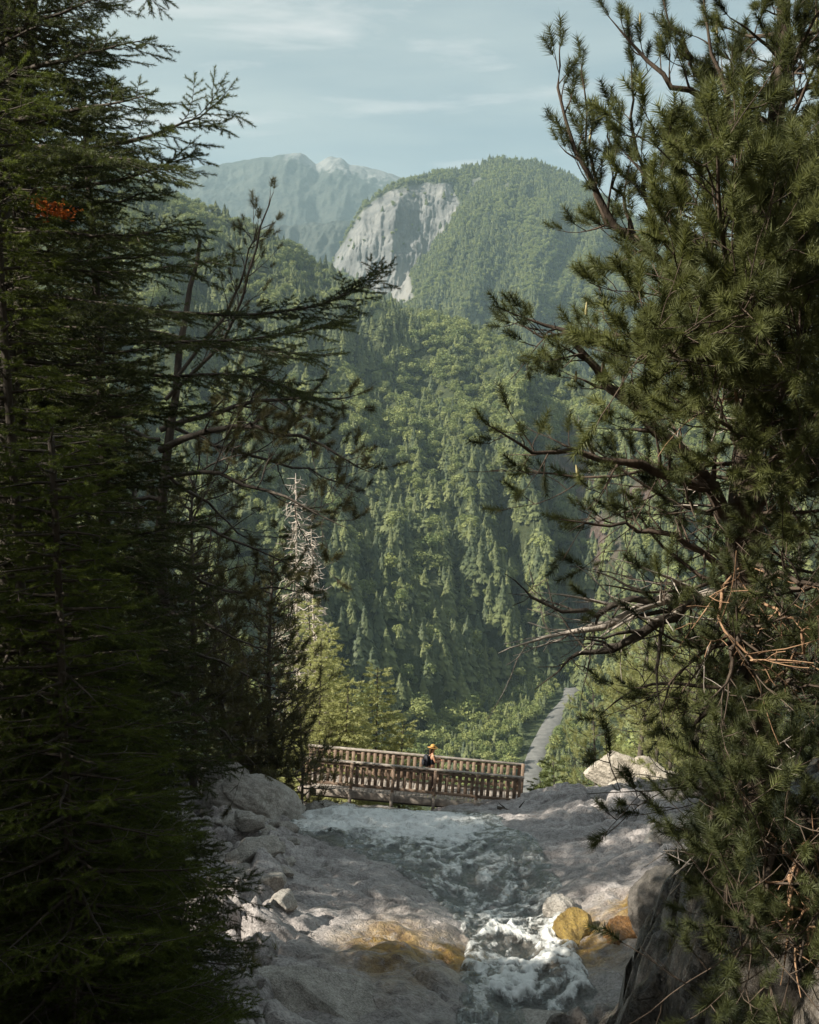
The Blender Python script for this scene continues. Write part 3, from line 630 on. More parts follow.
# ------------------------------------------------------------------ near trees
def wiggle(p0, d, length, n, amp, r, bend=(0, 0, 0)):
    pts = [np.array(p0, float)]; d = norm(d); st = length/(n-1); b = np.array(bend, float)
    for k in range(n-1):
        d = norm(d + r.normal(size=3)*amp + b*st); pts.append(pts[-1]+d*st)
    return np.array(pts)
def along(pts, t):
    n = len(pts)-1; f = min(t*n, n-1e-6); i = int(f); g = f-i; return pts[i]*(1-g)+pts[i+1]*g, norm(pts[min(i+1, n)]-pts[i])
class Tree:
    def __init__(s, seed): s.r = np.random.default_rng(seed); s.tb = Tubes(); s.tw = Tubes(); s.P = []; s.D = []; s.Ln = []; s.T = []
    def sprig(s, p, d, l, t): s.P.append(p); s.D.append(d); s.Ln.append(l); s.T.append(t)
    def finish(s, name, base, label, cat, bark_, fol, tmpl, group=None, seed=0, off=None):
        root = empty(name, base); tag(root, label, cat, group); b = np.asarray(base, float)
        for v in s.tb.v: v -= b
        link('trunk', s.tb.mesh('trunk'), M[bark_], root, True)
        if s.tw.v:
            for v in s.tw.v: v -= b
            link('branches', s.tw.mesh('branches'), M[bark_], root, True)
        if s.P:
            link('crown', instance_shoots('crown', tmpl, np.array(s.P)-b, np.array(s.D), np.array(s.Ln), np.clip(s.T, 0, 1), seed), M[fol], root)
        return root
    # a spruce bough: main axis, flat side twigs, shoots along each
    def bough(s, pts, r0, sp=.055, lat=.42, shl=.085, density=1., tint=.3, minl=.12, droop=-.35):
        r = s.r; n = len(pts); Ltot = np.linalg.norm(np.diff(pts, axis=0), axis=1).sum()
        s.tw.add(pts, np.linspace(r0, .003, n), 4)
        k = int(Ltot/sp); sg = 1; tb = r.normal()*.15+tint
        for q in range(k):
            t = (q+.5)/k
            if t < .10 or r.random() > density: continue
            p, d = along(pts, t); side = norm(np.cross(d, [0, 0, 1.])); sg = -sg
            l = Ltot*lat*(math.sin(math.pi*min(1, (1-t)*1.0+.02)**.75)**.8*.8+.12)*(.6+.6*r.random()); l = min(max(l, minl), .55 if shl < .2 else 1.2)
            dd = norm(side*sg*(.8+.3*r.random()) + d*(.6+.3*r.random()) + [0, 0, droop*r.random()])
            lp = wiggle(p, dd, l, 4, .10, r, (0, 0, .25)); s.tw.add(lp, [.004, .003, .0025, .002], 3)
            m = max(1, int(l/(shl*.42))); s2 = 1
            for w in range(m):
                tt = (w+.7)/m; pp, d2 = along(lp, min(tt, 1)); s2 = -s2
                sd = norm(np.cross(d2, [0, 0, 1.]) + r.normal(size=3)*.25)
                s.sprig(pp, norm(d2 + sd*s2*.75 + [0, 0, -.1]), shl*(.7+.6*r.random()), tb+.35*tt*r.random()+.25*(t > .8))
            s.sprig(lp[-1], d2, shl*1.2, tb+.4)
        for _ in range(2): s.sprig(pts[-1], norm(pts[-1]-pts[-2])+r.normal(size=3)*.1, shl*1.3, tb+.4)
    # a pine limb: forks and forks again, brushes of long needles at the ends
    def limb(s, pts, r0, r1, depth=0, fol=.9, tuft=.14, gap=.16, up=.5, tint=.4, spread=1., tuftn=2, childl=.5):
        r = s.r; n = len(pts); Lt = np.linalg.norm(np.diff(pts, axis=0), axis=1).sum()
        (s.tb if r0 > .05 else s.tw).add(pts, np.linspace(r0, r1, n), 8 if r0 > .08 else (6 if r0 > .03 else 4))
        if Lt < gap*1.6 or depth >= 4:
            if r.random() < fol:
                p, d = pts[-1], norm(pts[-1]-pts[-2]); ti = tint+.35*r.normal()*.6
                for q in range(tuftn):
                    f = q*.75/max(1, tuftn); pp, _ = along(pts, max(0, 1-f)); s.sprig(pp, norm(d+[0, 0, .35]+r.normal(size=3)*.18), tuft*(.8+.4*r.random()), ti)
            return
        k = max(2, int(Lt/gap)); 
        for q in range(k):
            t = (q+.3+.6*r.random())/k
            if t < .15 and depth == 0: continue
            p, d = along(pts, min(t, .99)); side = norm(np.cross(d, r.normal(size=3)))
            l = Lt*childl*(1-.55*t)*(.6+.7*r.random()); l = max(l, gap*.9)
            dd = norm(d*.75 + side*spread*(.7+.4*r.random()) + [0, 0, up*.4])
            c = wiggle(p, dd, l, 4 if l < .5 else 6, .16, r, (0, 0, up*.5))
            rr = np.interp(t, [0, 1], [r0, r1])*.5
            s.limb(c, max(rr, .0035), .0028, depth+1, fol, tuft, gap, up, tint, spread, tuftn, childl)
        e = wiggle(pts[-1], pts[-1]-pts[-2], gap*1.2, 3, .08, r, (0, 0, up)); s.limb(e, max(r1, .003), .0025, 9, fol, tuft, gap, up, tint, spread, tuftn)

def px_path(lst, n=12, seed=0, amp=.01):
    """a limb through given places, smoothed and slightly crooked"""
    c = np.array([at(*q) for q in lst]); t = np.linspace(0, 1, len(c)); tt = np.linspace(0, 1, n)
    o = np.stack([np.interp(tt, t, c[:, k]) for k in range(3)], 1)
    for _ in range(2): o[1:-1] = (o[:-2]+2*o[1:-1]+o[2:])/4
    rr = np.random.default_rng(seed); o[1:-1] += rr.normal(size=(n-2, 3))*amp; return o

def spruce(seed, x, y, ztop, zfoot, label, boughL, dens=1., extra=(), arc=None, zlo=None, zhi=None, fol='spruce', step=.16, shl=.085, sp=.055, tmpl=None, tint=.3, name='spruce_tree', group=None, rt=.13, lat=.42):
    T = Tree(seed); r = T.r
    tr = wiggle((x, y, zfoot-.3), (0, 0, 1), ztop-zfoot+.3, 12, .012, r); T.tb.add(tr, np.linspace(rt, .02, 12), 9)
    z = zfoot if zlo is None else zlo; zhi = ztop if zhi is None else zhi; az = r.random()*6
    while z < zhi:
        f = (z-zfoot)/(ztop-zfoot); Lb = boughL*(1-f)**.65*(.65+.5*r.random())
        az += 2.4
        a = az if arc is None else arc[0]+(arc[1]-arc[0])*((az*.618) % 1)
        p = np.array([np.interp(z, tr[:, 2], tr[:, 0]), np.interp(z, tr[:, 2], tr[:, 1]), z])
        d = np.array([math.cos(a), math.sin(a), .10-.35*(1-f)]); pts = wiggle(p, d, max(Lb, .3), 9, .05, r, (0, 0, .22))
        T.bough(pts, .010+.008*Lb, sp=sp, shl=shl, density=dens, tint=tint, lat=lat); z += step*(.6+.8*r.random())
    for path, kw in extra: T.bough(path[:-1] if seed == 1 else path, .022, **{**dict(sp=sp, shl=shl, tint=tint, lat=.34), **kw})
    return T.finish(name, (x, y, zfoot), label, 'spruce tree', 'bark', fol, tmpl or SPR, group, seed)

gz = lambda x, y: float(ground_z(np.array([x]), np.array([y]))[0])
# ---- left side
ex = []
for k, (pp, kw) in enumerate([
    ([(10, 75, 7.6), (90, 52, 7.3), (157, 36, 7.1)], {}), ([(15, 120, 7.6), (90, 108, 7.2), (164, 92, 7.0)], {}),
    ([(20, 158, 7.6), (120, 146, 7.4), (195, 122, 7.3), (228, 97, 7.3)], dict(lat=.36)), ([(20, 195, 7.6), (120, 180, 7.7), (206, 150, 7.8)], {}),
    ([(15, 210, 7.6), (100, 205, 8.0), (176, 186, 8.2)], {}), ([(10, 230, 7.6), (90, 235, 7.0), (170, 232, 6.8)], {}), ([(5, 30, 7.6), (60, 12, 7.4), (118, -8, 7.2)], {}),
    ([(5, -10, 7.6), (70, -14, 7.9), (112, 4, 8.)], {}), ([(5, -60, 7.6), (90, -55, 7.5), (150, -22, 7.4), (151, 14, 7.4)], dict(lat=.16)),
    ([(10, 260, 7.6), (110, 262, 8.2), (200, 250, 8.6)], {}), ([(20, 145, 7.6), (80, 150, 6.7), (150, 160, 6.1)], {}), ([(10, 290, 7.6), (80, 300, 6.9), (165, 310, 6.4)], {})]):
    ex.append((px_path(pp, 9, k), kw))
spruce(1, -2.78, 7.6, 9.5, gz(-2.78, 7.6), 'tall dark spruce filling the left edge of the view beside the stream', 1.3, 1., ex, rt=.13, step=.05, zlo=-4.6, zhi=9., lat=.6)
ex = []
for k, (pp, kw) in enumerate([
    ([(40, 300, 9.6), (150, 312, 9.2), (260, 318, 9.0), (335, 306, 8.9), (381, 270, 8.8)], dict(lat=.17, tint=.2)), ([(60, 340, 9.6), (170, 345, 9.8), (270, 338, 10.0), (345, 318, 10.1)], dict(lat=.26)),
    ([(40, 270, 9.6), (140, 272, 9.9), (215, 262, 10.2)], {}), ([(60, 370, 9.6), (150, 378, 9.3), (250, 372, 9.1), (300, 392, 9.)], dict(lat=.3)),
    ([(60, 320, 9.6), (150, 330, 10.4), (240, 350, 10.9), (310, 356, 11.2)], dict(lat=.3)), ([(40, 240, 9.6), (130, 236, 9.4), (190, 225, 9.3)], {}), ([(40, 400, 9.6), (120, 412, 9.5), (200, 405, 9.4)], {}), ([(30, 450, 9.6), (100, 460, 9.5), (170, 470, 9.4)], {})]):
    ex.append((px_path(pp, 11, 30+k), kw))
spruce(2, -3.2, 9.6, 8.0, gz(-3.2, 9.6), 'dark spruce with one long bough reaching out over the valley view', 1.35, .95, ex, rt=.13, step=.085, zlo=-5, lat=.6)
spruce(5, -1.95, 6.3, .1, gz(-1.95, 6.3), 'young spruce with fresh yellow green tips at the left of the stream bank', 1.1, 1., (), rt=.035, step=.022, fol='spruce_fresh', shl=.075, sp=.06, tint=.3, lat=.6, tmpl=SPR_FINE)
spruce(9, -2.25, 7.4, -.9, gz(-2.25, 7.4), 'bushy dark green spruce right behind the young yellow green one', 1.25, 1., (), rt=.05, step=.028, fol='spruce_fresh', lat=.6)
spruce(10, -2.35, 6.8, 2.2, gz(-2.35, 6.8), 'slim dense spruce rising in front of the tallest left spruce', .95, 1., (), rt=.05, step=.035, fol='spruce_fresh', lat=.6, tmpl=SPR_FINE)
spruce(8, -3.6, 8.4, -.6, gz(-3.6, 8.4), 'small dense spruce under the tall spruces on the left bank', 1.6, 1., (), rt=.05, step=.035, fol='spruce_fresh', lat=.6)
spruce(11, -2.5, 9.0, 3.0, gz(-2.5, 9.0), 'dense dark spruce between the tallest left spruce and the open pine', 1.15, 1., (), rt=.09, step=.045, lat=.6)
spruce(12, -2.65, 9.6, -.9, gz(-2.65, 9.6), 'low dense spruce at the inner edge of the left spruces', .75, 1., (), rt=.06, step=.04, lat=.6)
spruce(13, -3.25, 8.7, 7.5, gz(-3.25, 8.7), 'dark spruce crowded behind the tallest left spruce', 1.2, 1., (), rt=.10, step=.06, lat=.6, zlo=-1)
# pine with twiggy limbs behind the spruces
def left_pine():
    T = Tree(33); Y = 12.5
    tr = px_path([(150, 950, Y), (156, 700, Y), (160, 520, Y), (170, 400, Y), (190, 300, Y+.3), (200, 240, Y+.4)], 14, 3, .02); T.tb.add(tr, np.linspace(.085, .02, 14), 9)
    for k, (pp, r0, f, kw) in enumerate([
        ([(160, 450, Y), (215, 425, Y-.3), (270, 425, Y-.4), (322, 440, Y-.5), (360, 468, Y-.5)], .045, .9, dict(childl=.22, gap=.15)),
        ([(160, 430, Y), (240, 402, Y+.3), (300, 398, Y+.3), (345, 398, Y+.2)], .04, .95, dict(childl=.26, gap=.15)),
        ([(165, 400, Y), (225, 345, Y), (250, 275, Y), (269, 205, Y)], .025, 1., dict(childl=.15, up=.8, gap=.13, tuft=.13, tuftn=1)), ([(175, 380, Y), (225, 320, Y+.2), (247, 262, Y+.2), (256, 232, Y)], .022, 1., dict(childl=.18, up=.8, gap=.13, tuft=.13, tuftn=1)),
        ([(160, 480, Y), (220, 470, Y-.6), (290, 500, Y-.9), (330, 520, Y-1)], .03, .7, {}), ([(158, 520, Y), (210, 530, Y), (280, 560, Y)], .03, .7, {}),
        ([(158, 560, Y), (220, 590, Y+.4), (290, 590, Y+.6)], .03, .7, {}), ([(160, 500, Y), (110, 500, Y), (60, 470, Y)], .03, .5, {}), ([(160, 440, Y), (110, 420, Y), (60, 400, Y)], .03, .5, {}),
        ([(158, 610, Y), (200, 620, Y-.5), (260, 650, Y-.7)], .03, .5, {}), ([(158, 640, Y), (210, 660, Y+.5), (280, 690, Y+.7)], .03, .5, {}), ([(160, 470, Y), (200, 500, Y+.8), (250, 540, Y+1.2)], .03, .5, {}),
        ([(165, 420, Y), (200, 440, Y+.8), (300, 470, Y+1.2), (330, 480, Y+1.2)], .03, .6, {}), ([(158, 600, Y), (110, 590, Y-.5), (60, 600, Y-.7)], .03, .6, {}), ([(156, 680, Y), (210, 720, Y), (250, 760, Y)], .03, .6, {}), ([(175, 350, Y), (130, 330, Y), (90, 330, Y)], .03, .6, {})]):
        T.limb(px_path(pp, 10, 50+k, .02), r0, .008, 0, f, **{**dict(gap=.18, tuft=.15, tint=.35), **kw})
    T.finish('pine_tree', tr[0], 'twiggy dark pine with open layered limbs left of the bridge view', 'pine tree', 'bark', 'pine_drab', PIN, seed=3)
left_pine()
# drab pines on the bank by the bridge
def drab_pine(seed, px, Y, pytop, label, wid=1.9, fol='pine_drab', gap=.42, tuft=.34, limbs=34, f=.9, flo=.12, rt=.14, tint=.4, base=None, cat='pine tree', lean=0., name='pine_tree', foliage_off=False, bk='bark'):
    T = Tree(seed); r = T.r; x = (px-409.5)/F*Y; zb = gz(x, Y) if base is None else base; zt = -(pytop-455)/F*Y; h = zt-zb
    tr = wiggle((x, Y, zb-.3), (lean, 0, 1), h, 12, .03, r); T.tb.add(tr, np.linspace(rt, .03, 12), 8)
    for k in range(limbs):
        t = flo+(1-flo)*(k+.5)/limbs; p, _ = along(tr, t); a = k*2.4+r.random(); l = wid*(1.0-.75*t**1.6)*(.6+.6*r.random())
        pts = wiggle(p, (math.cos(a), math.sin(a), -.1+.4*t), l, 7, .14, r, (0, 0, .3)); T.limb(pts, .035, .010, 1, f, tuft, gap, .5, tint, 1., 2, .5)
    return T.finish(name, (x, Y, zb), label, cat, bk, fol, PIN_FAR, seed=seed)
drab_pine(41, 272, 37, 545, 'drab brown green pine standing beside the left end of the bridge', 2.2, limbs=80, gap=.36)
drab_pine(42, 190, 34.5, 470, 'tall drab pine behind the large pale boulder', 2.2, limbs=76, gap=.36, flo=.28)
drab_pine(47, 232, 35.5, 560, 'middle drab pine between the tall one and the bridge', 2.0, limbs=70, gap=.36)
drab_pine(43, 140, 33, 400, 'tall shaded pine on the left bank behind the spruces', 2.4, limbs=50, gap=.4)
drab_pine(44, 75, 34, 300, 'tallest shaded pine on the left bank behind the spruces', 2.8, limbs=50, gap=.4)
drab_pine(45, 300, 38.5, 700, 'low bushy pine hiding the left end of the bridge', 1.4, limbs=30, gap=.32, flo=.02, rt=.06)
drab_pine(46, 250, 36.5, 690, 'small dark bushy pine just above the pale boulder', 1.5, limbs=34, gap=.32, flo=.02, rt=.06)
# sunlit young conifers beyond the bridge
def mid_spruce(seed, px, Y, pytop, L_, label, fol='lit_fol', base_py=None, rt=.09, dens=1.):
    x = (px-409.5)/F*Y; zf = gz(x, Y) if base_py is None else -(base_py-455)/F*Y; zt = -(pytop-455)/F*Y
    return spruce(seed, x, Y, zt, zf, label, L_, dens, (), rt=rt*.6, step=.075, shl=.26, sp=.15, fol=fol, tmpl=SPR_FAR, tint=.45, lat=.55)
mid_spruce(61, 375, 50, 668, 1.9, 'pale yellow green young spruce just behind the bridge, pointed top')
mid_spruce(62, 330, 53, 625, 1.9, 'pale spruce behind the left end of the bridge, below the bare dead tree')
mid_spruce(63, 399, 49, 728, 1.0, 'smallest sunlit young spruce rising behind the bridge railing')
mid_spruce(64, 312, 49, 600, 1.9, 'slender pale spruce left of the young spruces, half hidden by the drab pines', dens=.7)
mid_spruce(66, 352, 47.5, 715, 1.4, 'bushy pale green young spruce touching the left half of the bridge railing')
mid_spruce(68, 342, 45.5, 684, 1.5, 'yellow green young spruce nearest the left part of the bridge railing')
mid_spruce(69, 318, 46, 640, 1.5, 'yellow green spruce rising over the left end of the bridge')
mid_spruce(65, 559, 48, 766, 1.15, 'small dark pointed spruce just right of the bridge', 'spruce')
mid_spruce(67, 541, 52, 786, .9, 'tiny dark spruce between the bridge end and the small pointed spruce', 'spruce')
def dead_tree(seed, px, Y, pytop, label, L_=2.2, group=None):
    T = Tree(seed); r = T.r; x = (px-409.5)/F*Y; zb = gz(x, Y); zt = -(pytop-455)/F*Y
    tr = wiggle((x, Y, zb-.3), (0, 0, 1), zt-zb, 12, .012, r); T.tb.add(tr, np.linspace(.17, .02, 12), 7)
    for k in range(150):
        t = .25+.74*(k+r.random())/150; p, _ = along(tr, t); a = r.random()*6.28; l = L_*(1-t*.75)*(.5+.6*r.random())
        pts = wiggle(p, (math.cos(a), math.sin(a), -.15), l, 6, .12, r, (0, 0, -.15)); T.tw.add(pts, np.linspace(.034, .014, 6), 3)
        for j in range(int(l*6)):
            q, d = along(pts, .2+.8*r.random()); T.tw.add(wiggle(q, norm(d+r.normal(size=3)*.8+[0, 0, -.3]), .25+.35*r.random(), 3, .2, r), [.020, .015, .010], 3)
    return T.finish('dead_tree', (x, Y, zb), label, 'dead tree', 'dead_wood', 'pine', PIN, group, seed)
dead_tree(71, 297, 58, 468, 'bare bleached dead spruce standing tall behind the left end of the bridge', 2.3)
dead_tree(72, 318, 62, 520, 'shorter bare grey dead spruce close to the tall bleached one', 2.0)
# right side, sunlit pines above the white outcrop
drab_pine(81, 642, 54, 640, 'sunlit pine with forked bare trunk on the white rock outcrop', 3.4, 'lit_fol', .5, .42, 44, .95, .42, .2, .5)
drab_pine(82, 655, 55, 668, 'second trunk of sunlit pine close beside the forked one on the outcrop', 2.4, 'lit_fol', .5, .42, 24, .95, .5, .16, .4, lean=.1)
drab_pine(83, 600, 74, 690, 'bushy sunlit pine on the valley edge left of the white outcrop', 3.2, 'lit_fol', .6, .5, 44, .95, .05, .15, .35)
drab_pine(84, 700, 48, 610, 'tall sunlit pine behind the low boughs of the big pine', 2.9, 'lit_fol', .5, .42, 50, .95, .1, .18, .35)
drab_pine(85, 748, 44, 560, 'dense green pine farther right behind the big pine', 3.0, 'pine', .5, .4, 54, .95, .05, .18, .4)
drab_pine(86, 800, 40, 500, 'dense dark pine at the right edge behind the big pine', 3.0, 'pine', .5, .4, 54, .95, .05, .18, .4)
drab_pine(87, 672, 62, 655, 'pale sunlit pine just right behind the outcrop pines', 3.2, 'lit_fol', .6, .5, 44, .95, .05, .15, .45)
drab_pine(88, 715, 34, 770, 'low dark bushy pine on the right end of the rock slab', 1.5, 'pine', .3, .24, 40, .95, .02, .06, .3)
drab_pine(89, 655, 37, 800, 'dwarf dark pine shrub at the edge of the slab before the outcrop', 1.1, 'pine', .2, .2, 30, .95, .02, .03, .3, name='pine_shrub', cat='shrub')
drab_pine(90, 775, 28, 740, 'dark young pine crowding the right side above the rock slab', 1.9, 'pine', .35, .26, 44, .95, .02, .07, .3)
drab_pine(91, 613, 36.2, 812, 'small green tuft of pine on the pale lip of the slab', .42, 'pine', .1, .12, 22, 1, .02, .015, .3, name='pine_shrub', cat='shrub')

# the big pine
def big_pine():
    T = Tree(101); Y = 8.0
    tr = px_path([(775, 1010, Y), (762, 800, Y), (748, 640, Y), (742, 560, Y), (748, 480, Y), (752, 400, Y+.1), (762, 280, Y+.2), (775, 150, Y+.3), (785, 20, Y+.3), (790, -160, Y+.3)], 22, 9, .012)
    T.tb.add(tr, np.interp(np.linspace(0, 1, 22), [0, .35, .55, 1], [.16, .135, .10, .03]), 12)
    A = [([(742, 560, Y), (729, 525, Y-.1), (704, 455, Y-.2), (650, 414, Y-.3), (610, 402, Y-.3), (603, 368, Y-.35), (578, 350, Y-.4), (555, 325, Y-.4), (525, 318, Y-.4)], .065, .7, dict(childl=.2, tint=.45, gap=.15)),
         ([(716, 486, Y-.1), (680, 480, Y-.3), (640, 470, Y-.5), (615, 455, Y-.6), (568, 450, Y-.7), (530, 456, Y-.8), (505, 435, Y-.9)], .042, .85, dict(childl=.24, tint=.35, gap=.13)),
         ([(748, 500, Y), (775, 486, Y-.2), (819, 475, Y-.4), (870, 465, Y-.6)], .07, .8, {}),
         ([(760, 330, Y+.1), (709, 298, Y), (659, 260, Y-.1), (599, 205, Y-.2), (576, 172, Y-.2), (564, 120, Y-.2), (560, 66, Y-.2)], .04, 1., dict(childl=.13, tuft=.15, up=.8, gap=.13)),
         ([(640, 244, Y-.1), (600, 215, Y), (588, 160, Y), (584, 86, Y)], .022, 1., dict(childl=.2, tuft=.15, up=.9, gap=.13)),
         ([(640, 248, Y-.1), (620, 200, Y), (612, 160, Y), (608, 128, Y)], .018, .95, dict(childl=.25, up=.9, gap=.13)),
         ([(690, 280, Y), (650, 220, Y), (633, 150, Y+.1), (632, 80, Y+.1)], .025, .95, dict(childl=.25, up=.9, gap=.13)),
         ([(772, 170, Y+.2), (720, 115, Y+.1), (680, 86, Y), (645, 62, Y), (620, 30, Y)], .035, 1., dict(childl=.18, tuft=.15, up=.7, gap=.13)),
         ([(720, 110, Y+.1), (690, 60, Y), (668, 20, Y)], .025, .95, dict(childl=.3, up=.8)),
         ([(752, 400, Y), (690, 352, Y-.2), (620, 328, Y-.3), (566, 338, Y-.4), (530, 330, Y-.4)], .035, .8, dict(childl=.22, tint=.4, gap=.14)),
         ([(765, 260, Y), (720, 250, Y-.4), (670, 222, Y-.7), (640, 170, Y-.8)], .03, 1, dict(childl=.35)), ([(765, 230, Y), (745, 170, Y), (720, 90, Y), (705, 10, Y)], .04, 1, dict(childl=.3, up=.8)),
         ([(742, 590, Y), (700, 545, Y-.1), (660, 536, Y-.2), (620, 522, Y-.2), (580, 522, Y-.3)], .03, .35, dict(childl=.25, gap=.13)),
         ([(748, 660, Y), (715, 700, Y-.4), (690, 740, Y-.6)], .04, .7, dict(childl=.35)),
         ([(750, 700, Y), (725, 760, Y-.8), (712, 810, Y-1.3), (705, 850, Y-1.6)], .03, .9, dict(tint=.3, childl=.24)), ([(750, 700, Y), (790, 680, Y-.7), (850, 660, Y-1)], .03, .95, {}),
         ([(752, 740, Y), (740, 800, Y-1), (725, 870, Y-1.8), (722, 925, Y-2)], .03, .85, dict(childl=.24)), ([(755, 800, Y), (790, 830, Y-1.2), (760, 900, Y-2), (740, 950, Y-2.3)], .03, .8, {}), ([(755, 780, Y), (820, 820, Y-1), (830, 900, Y-1.6)], .03, .9, {}), ([(756, 760, Y), (830, 860, Y-1.4), (800, 960, Y-2.3)], .025, .9, {}),
         ([(748, 560, Y), (790, 580, Y-.8), (850, 590, Y-1.2)], .03, .95, {}), ([(748, 600, Y), (740, 640, Y-1), (720, 690, Y-1.6)], .03, .9, {})]
    for k, (pp, r0, f, kw) in enumerate(A):
        T.limb(px_path(pp, 12, 200+k, .018), r0, .007, 0, f, **{**dict(gap=.16, tuft=.135, tint=.35), **kw})
    r = T.r
    for k in range(60):          # limbs all round the trunk, sparse low down
        t = .42+.56*(k+r.random())/60; p, _ = along(tr, t); a = k*2.4; toward = math.cos(a)
        l = (.6+.55*r.random()) * (.85 if math.cos(a) < 0 else 1.5)*(1.15-.4*t)
        if t < .64 and math.cos(a) < .1: continue
        T.limb(wiggle(p, (math.cos(a), math.sin(a), .25), l, 7, .13, r, (0, 0, .5)), .022, .008, 1, .95, .14, .16, .6, .35, 1., 3, .55)
    for k in range(26):
        t = .18+.30*(k+r.random())/26; p, _ = along(tr, t); a = k*2.4
        T.limb(wiggle(p, (math.cos(a), math.sin(a), .0), .8+.7*r.random(), 7, .16, r, (0, 0, .1)), .018, .007, 1, .6, .14, .18, .3, .3, 1., 2, .55)
    # limbs reaching into the sun at the right edge, nearer the viewpoint
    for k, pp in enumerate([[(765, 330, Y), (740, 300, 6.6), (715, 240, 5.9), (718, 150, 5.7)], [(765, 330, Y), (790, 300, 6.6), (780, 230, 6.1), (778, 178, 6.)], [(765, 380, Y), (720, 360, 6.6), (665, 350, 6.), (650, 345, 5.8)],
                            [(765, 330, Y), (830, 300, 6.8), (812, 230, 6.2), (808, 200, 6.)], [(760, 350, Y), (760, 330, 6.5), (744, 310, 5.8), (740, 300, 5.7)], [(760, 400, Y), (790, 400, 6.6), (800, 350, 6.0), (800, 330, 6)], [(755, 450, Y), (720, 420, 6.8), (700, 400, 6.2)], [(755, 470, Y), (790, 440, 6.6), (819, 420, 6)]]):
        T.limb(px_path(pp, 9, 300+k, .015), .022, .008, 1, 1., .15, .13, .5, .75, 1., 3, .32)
    n_end = len(T.P); pick = [q for q in range(n_end) if T.T[q] > .6 and T.P[q][2] > -.3][::9][:46]
    cand = Tubes()
    for q in pick:
        p0 = T.P[q]+norm(T.D[q])*.10; cand.add(wiggle(p0, (r.normal()*.12, r.normal()*.12, 1), .07+.05*r.random(), 4, .03, r)-tr[0], [.009, .010, .008, .004], 6)
    root = T.finish('pine_tree', tr[0], 'big gnarled pine overhanging the stream on the right', 'pine tree', 'pine_bark', 'pine', PIN, seed=9)
    o = link('new_shoots', cand.mesh('new_shoots'), M['candle'], root, True); o['label'] = 'pale upright new shoots of the pine'
    b = tr[0]
    def dead(lst, r0, mat, seed, n=5, cl=.5, label=None):
        t = Tree(seed); t.limb(px_path(lst, 10, seed, .025), r0, .006, 1, 0, .1, .16, .1, .3, 1.1, 1, cl)
        vs = t.tb.v+t.tw.v; fs = []; n0 = 0
        for src in (t.tb, t.tw):
            for f in src.f: fs.append(f+n0)
            n0 += src.n
        o = link('dead_branch', np_mesh('dead_branch', np.concatenate(vs)-b, np.concatenate(fs)), M[mat], root, True)
        if label: o['label'] = label
    dead([(742, 600, Y), (700, 596, Y-.2), (660, 597, Y-.3), (640, 614, Y-.3), (600, 622, Y-.4), (560, 634, Y-.5), (520, 645, Y-.6)], .062, 'dead_wood', 401, cl=.42, label='thick bleached dead limb reaching left')
    dead([(690, 597, Y-.2), (650, 625, Y-.5), (620, 650, Y-.6), (580, 655, Y-.7), (558, 672, Y-.7)], .045, 'bark', 402, cl=.45)
    dead([(660, 600, Y-.3), (630, 600, Y-.4), (590, 615, Y-.4), (545, 605, Y-.5), (525, 590, Y-.5)], .03, 'bark', 403, cl=.5)
    dead([(765, 840, Y-1), (789, 845, 6.4), (791, 890, 6.2), (786, 950, 6.1)], .020, 'orange_bark', 404, cl=.35, label='pale forked dead branch hanging down')
    dead([(830, 870, 6.6), (800, 880, 6.3), (765, 882, 6.2)], .014, 'orange_bark', 405, cl=.33); dead([(840, 860, 6.4), (815, 900, 6.1), (790, 925, 6.0)], .018, 'orange_bark', 406, cl=.33)
    dead([(840, 900, 6.4), (812, 915, 6.1), (780, 900, 6.0)], .016, 'orange_bark', 407, cl=.33); dead([(835, 930, 6.2), (810, 925, 5.9), (795, 960, 5.8)], .014, 'orange_bark', 408, cl=.33)
    dead([(750, 720, Y), (745, 790, 7), (720, 830, 6.8), (695, 855, 6.7)], .012, 'dead_wood', 409, cl=.4); dead([(750, 700, Y), (800, 650, 7), (819, 600, 6.8)], .016, 'orange_bark', 410, cl=.33)
    dead([(750, 600, Y), (790, 620, 7), (830, 615, 6.8)], .014, 'orange_bark', 411, cl=.33); dead([(750, 560, Y), (715, 600, 7), (730, 650, 6.6), (780, 660, 6.4)], .014, 'orange_bark', 412, cl=.33)
    dead([(752, 440, Y), (735, 400, 7.2), (728, 340, 7), (745, 300, 6.9)], .016, 'orange_bark', 413, cl=.4); dead([(700, 500, Y), (715, 420, 7.3), (740, 360, 7.1)], .010, 'dead_wood', 414, cl=.4)
big_pine()

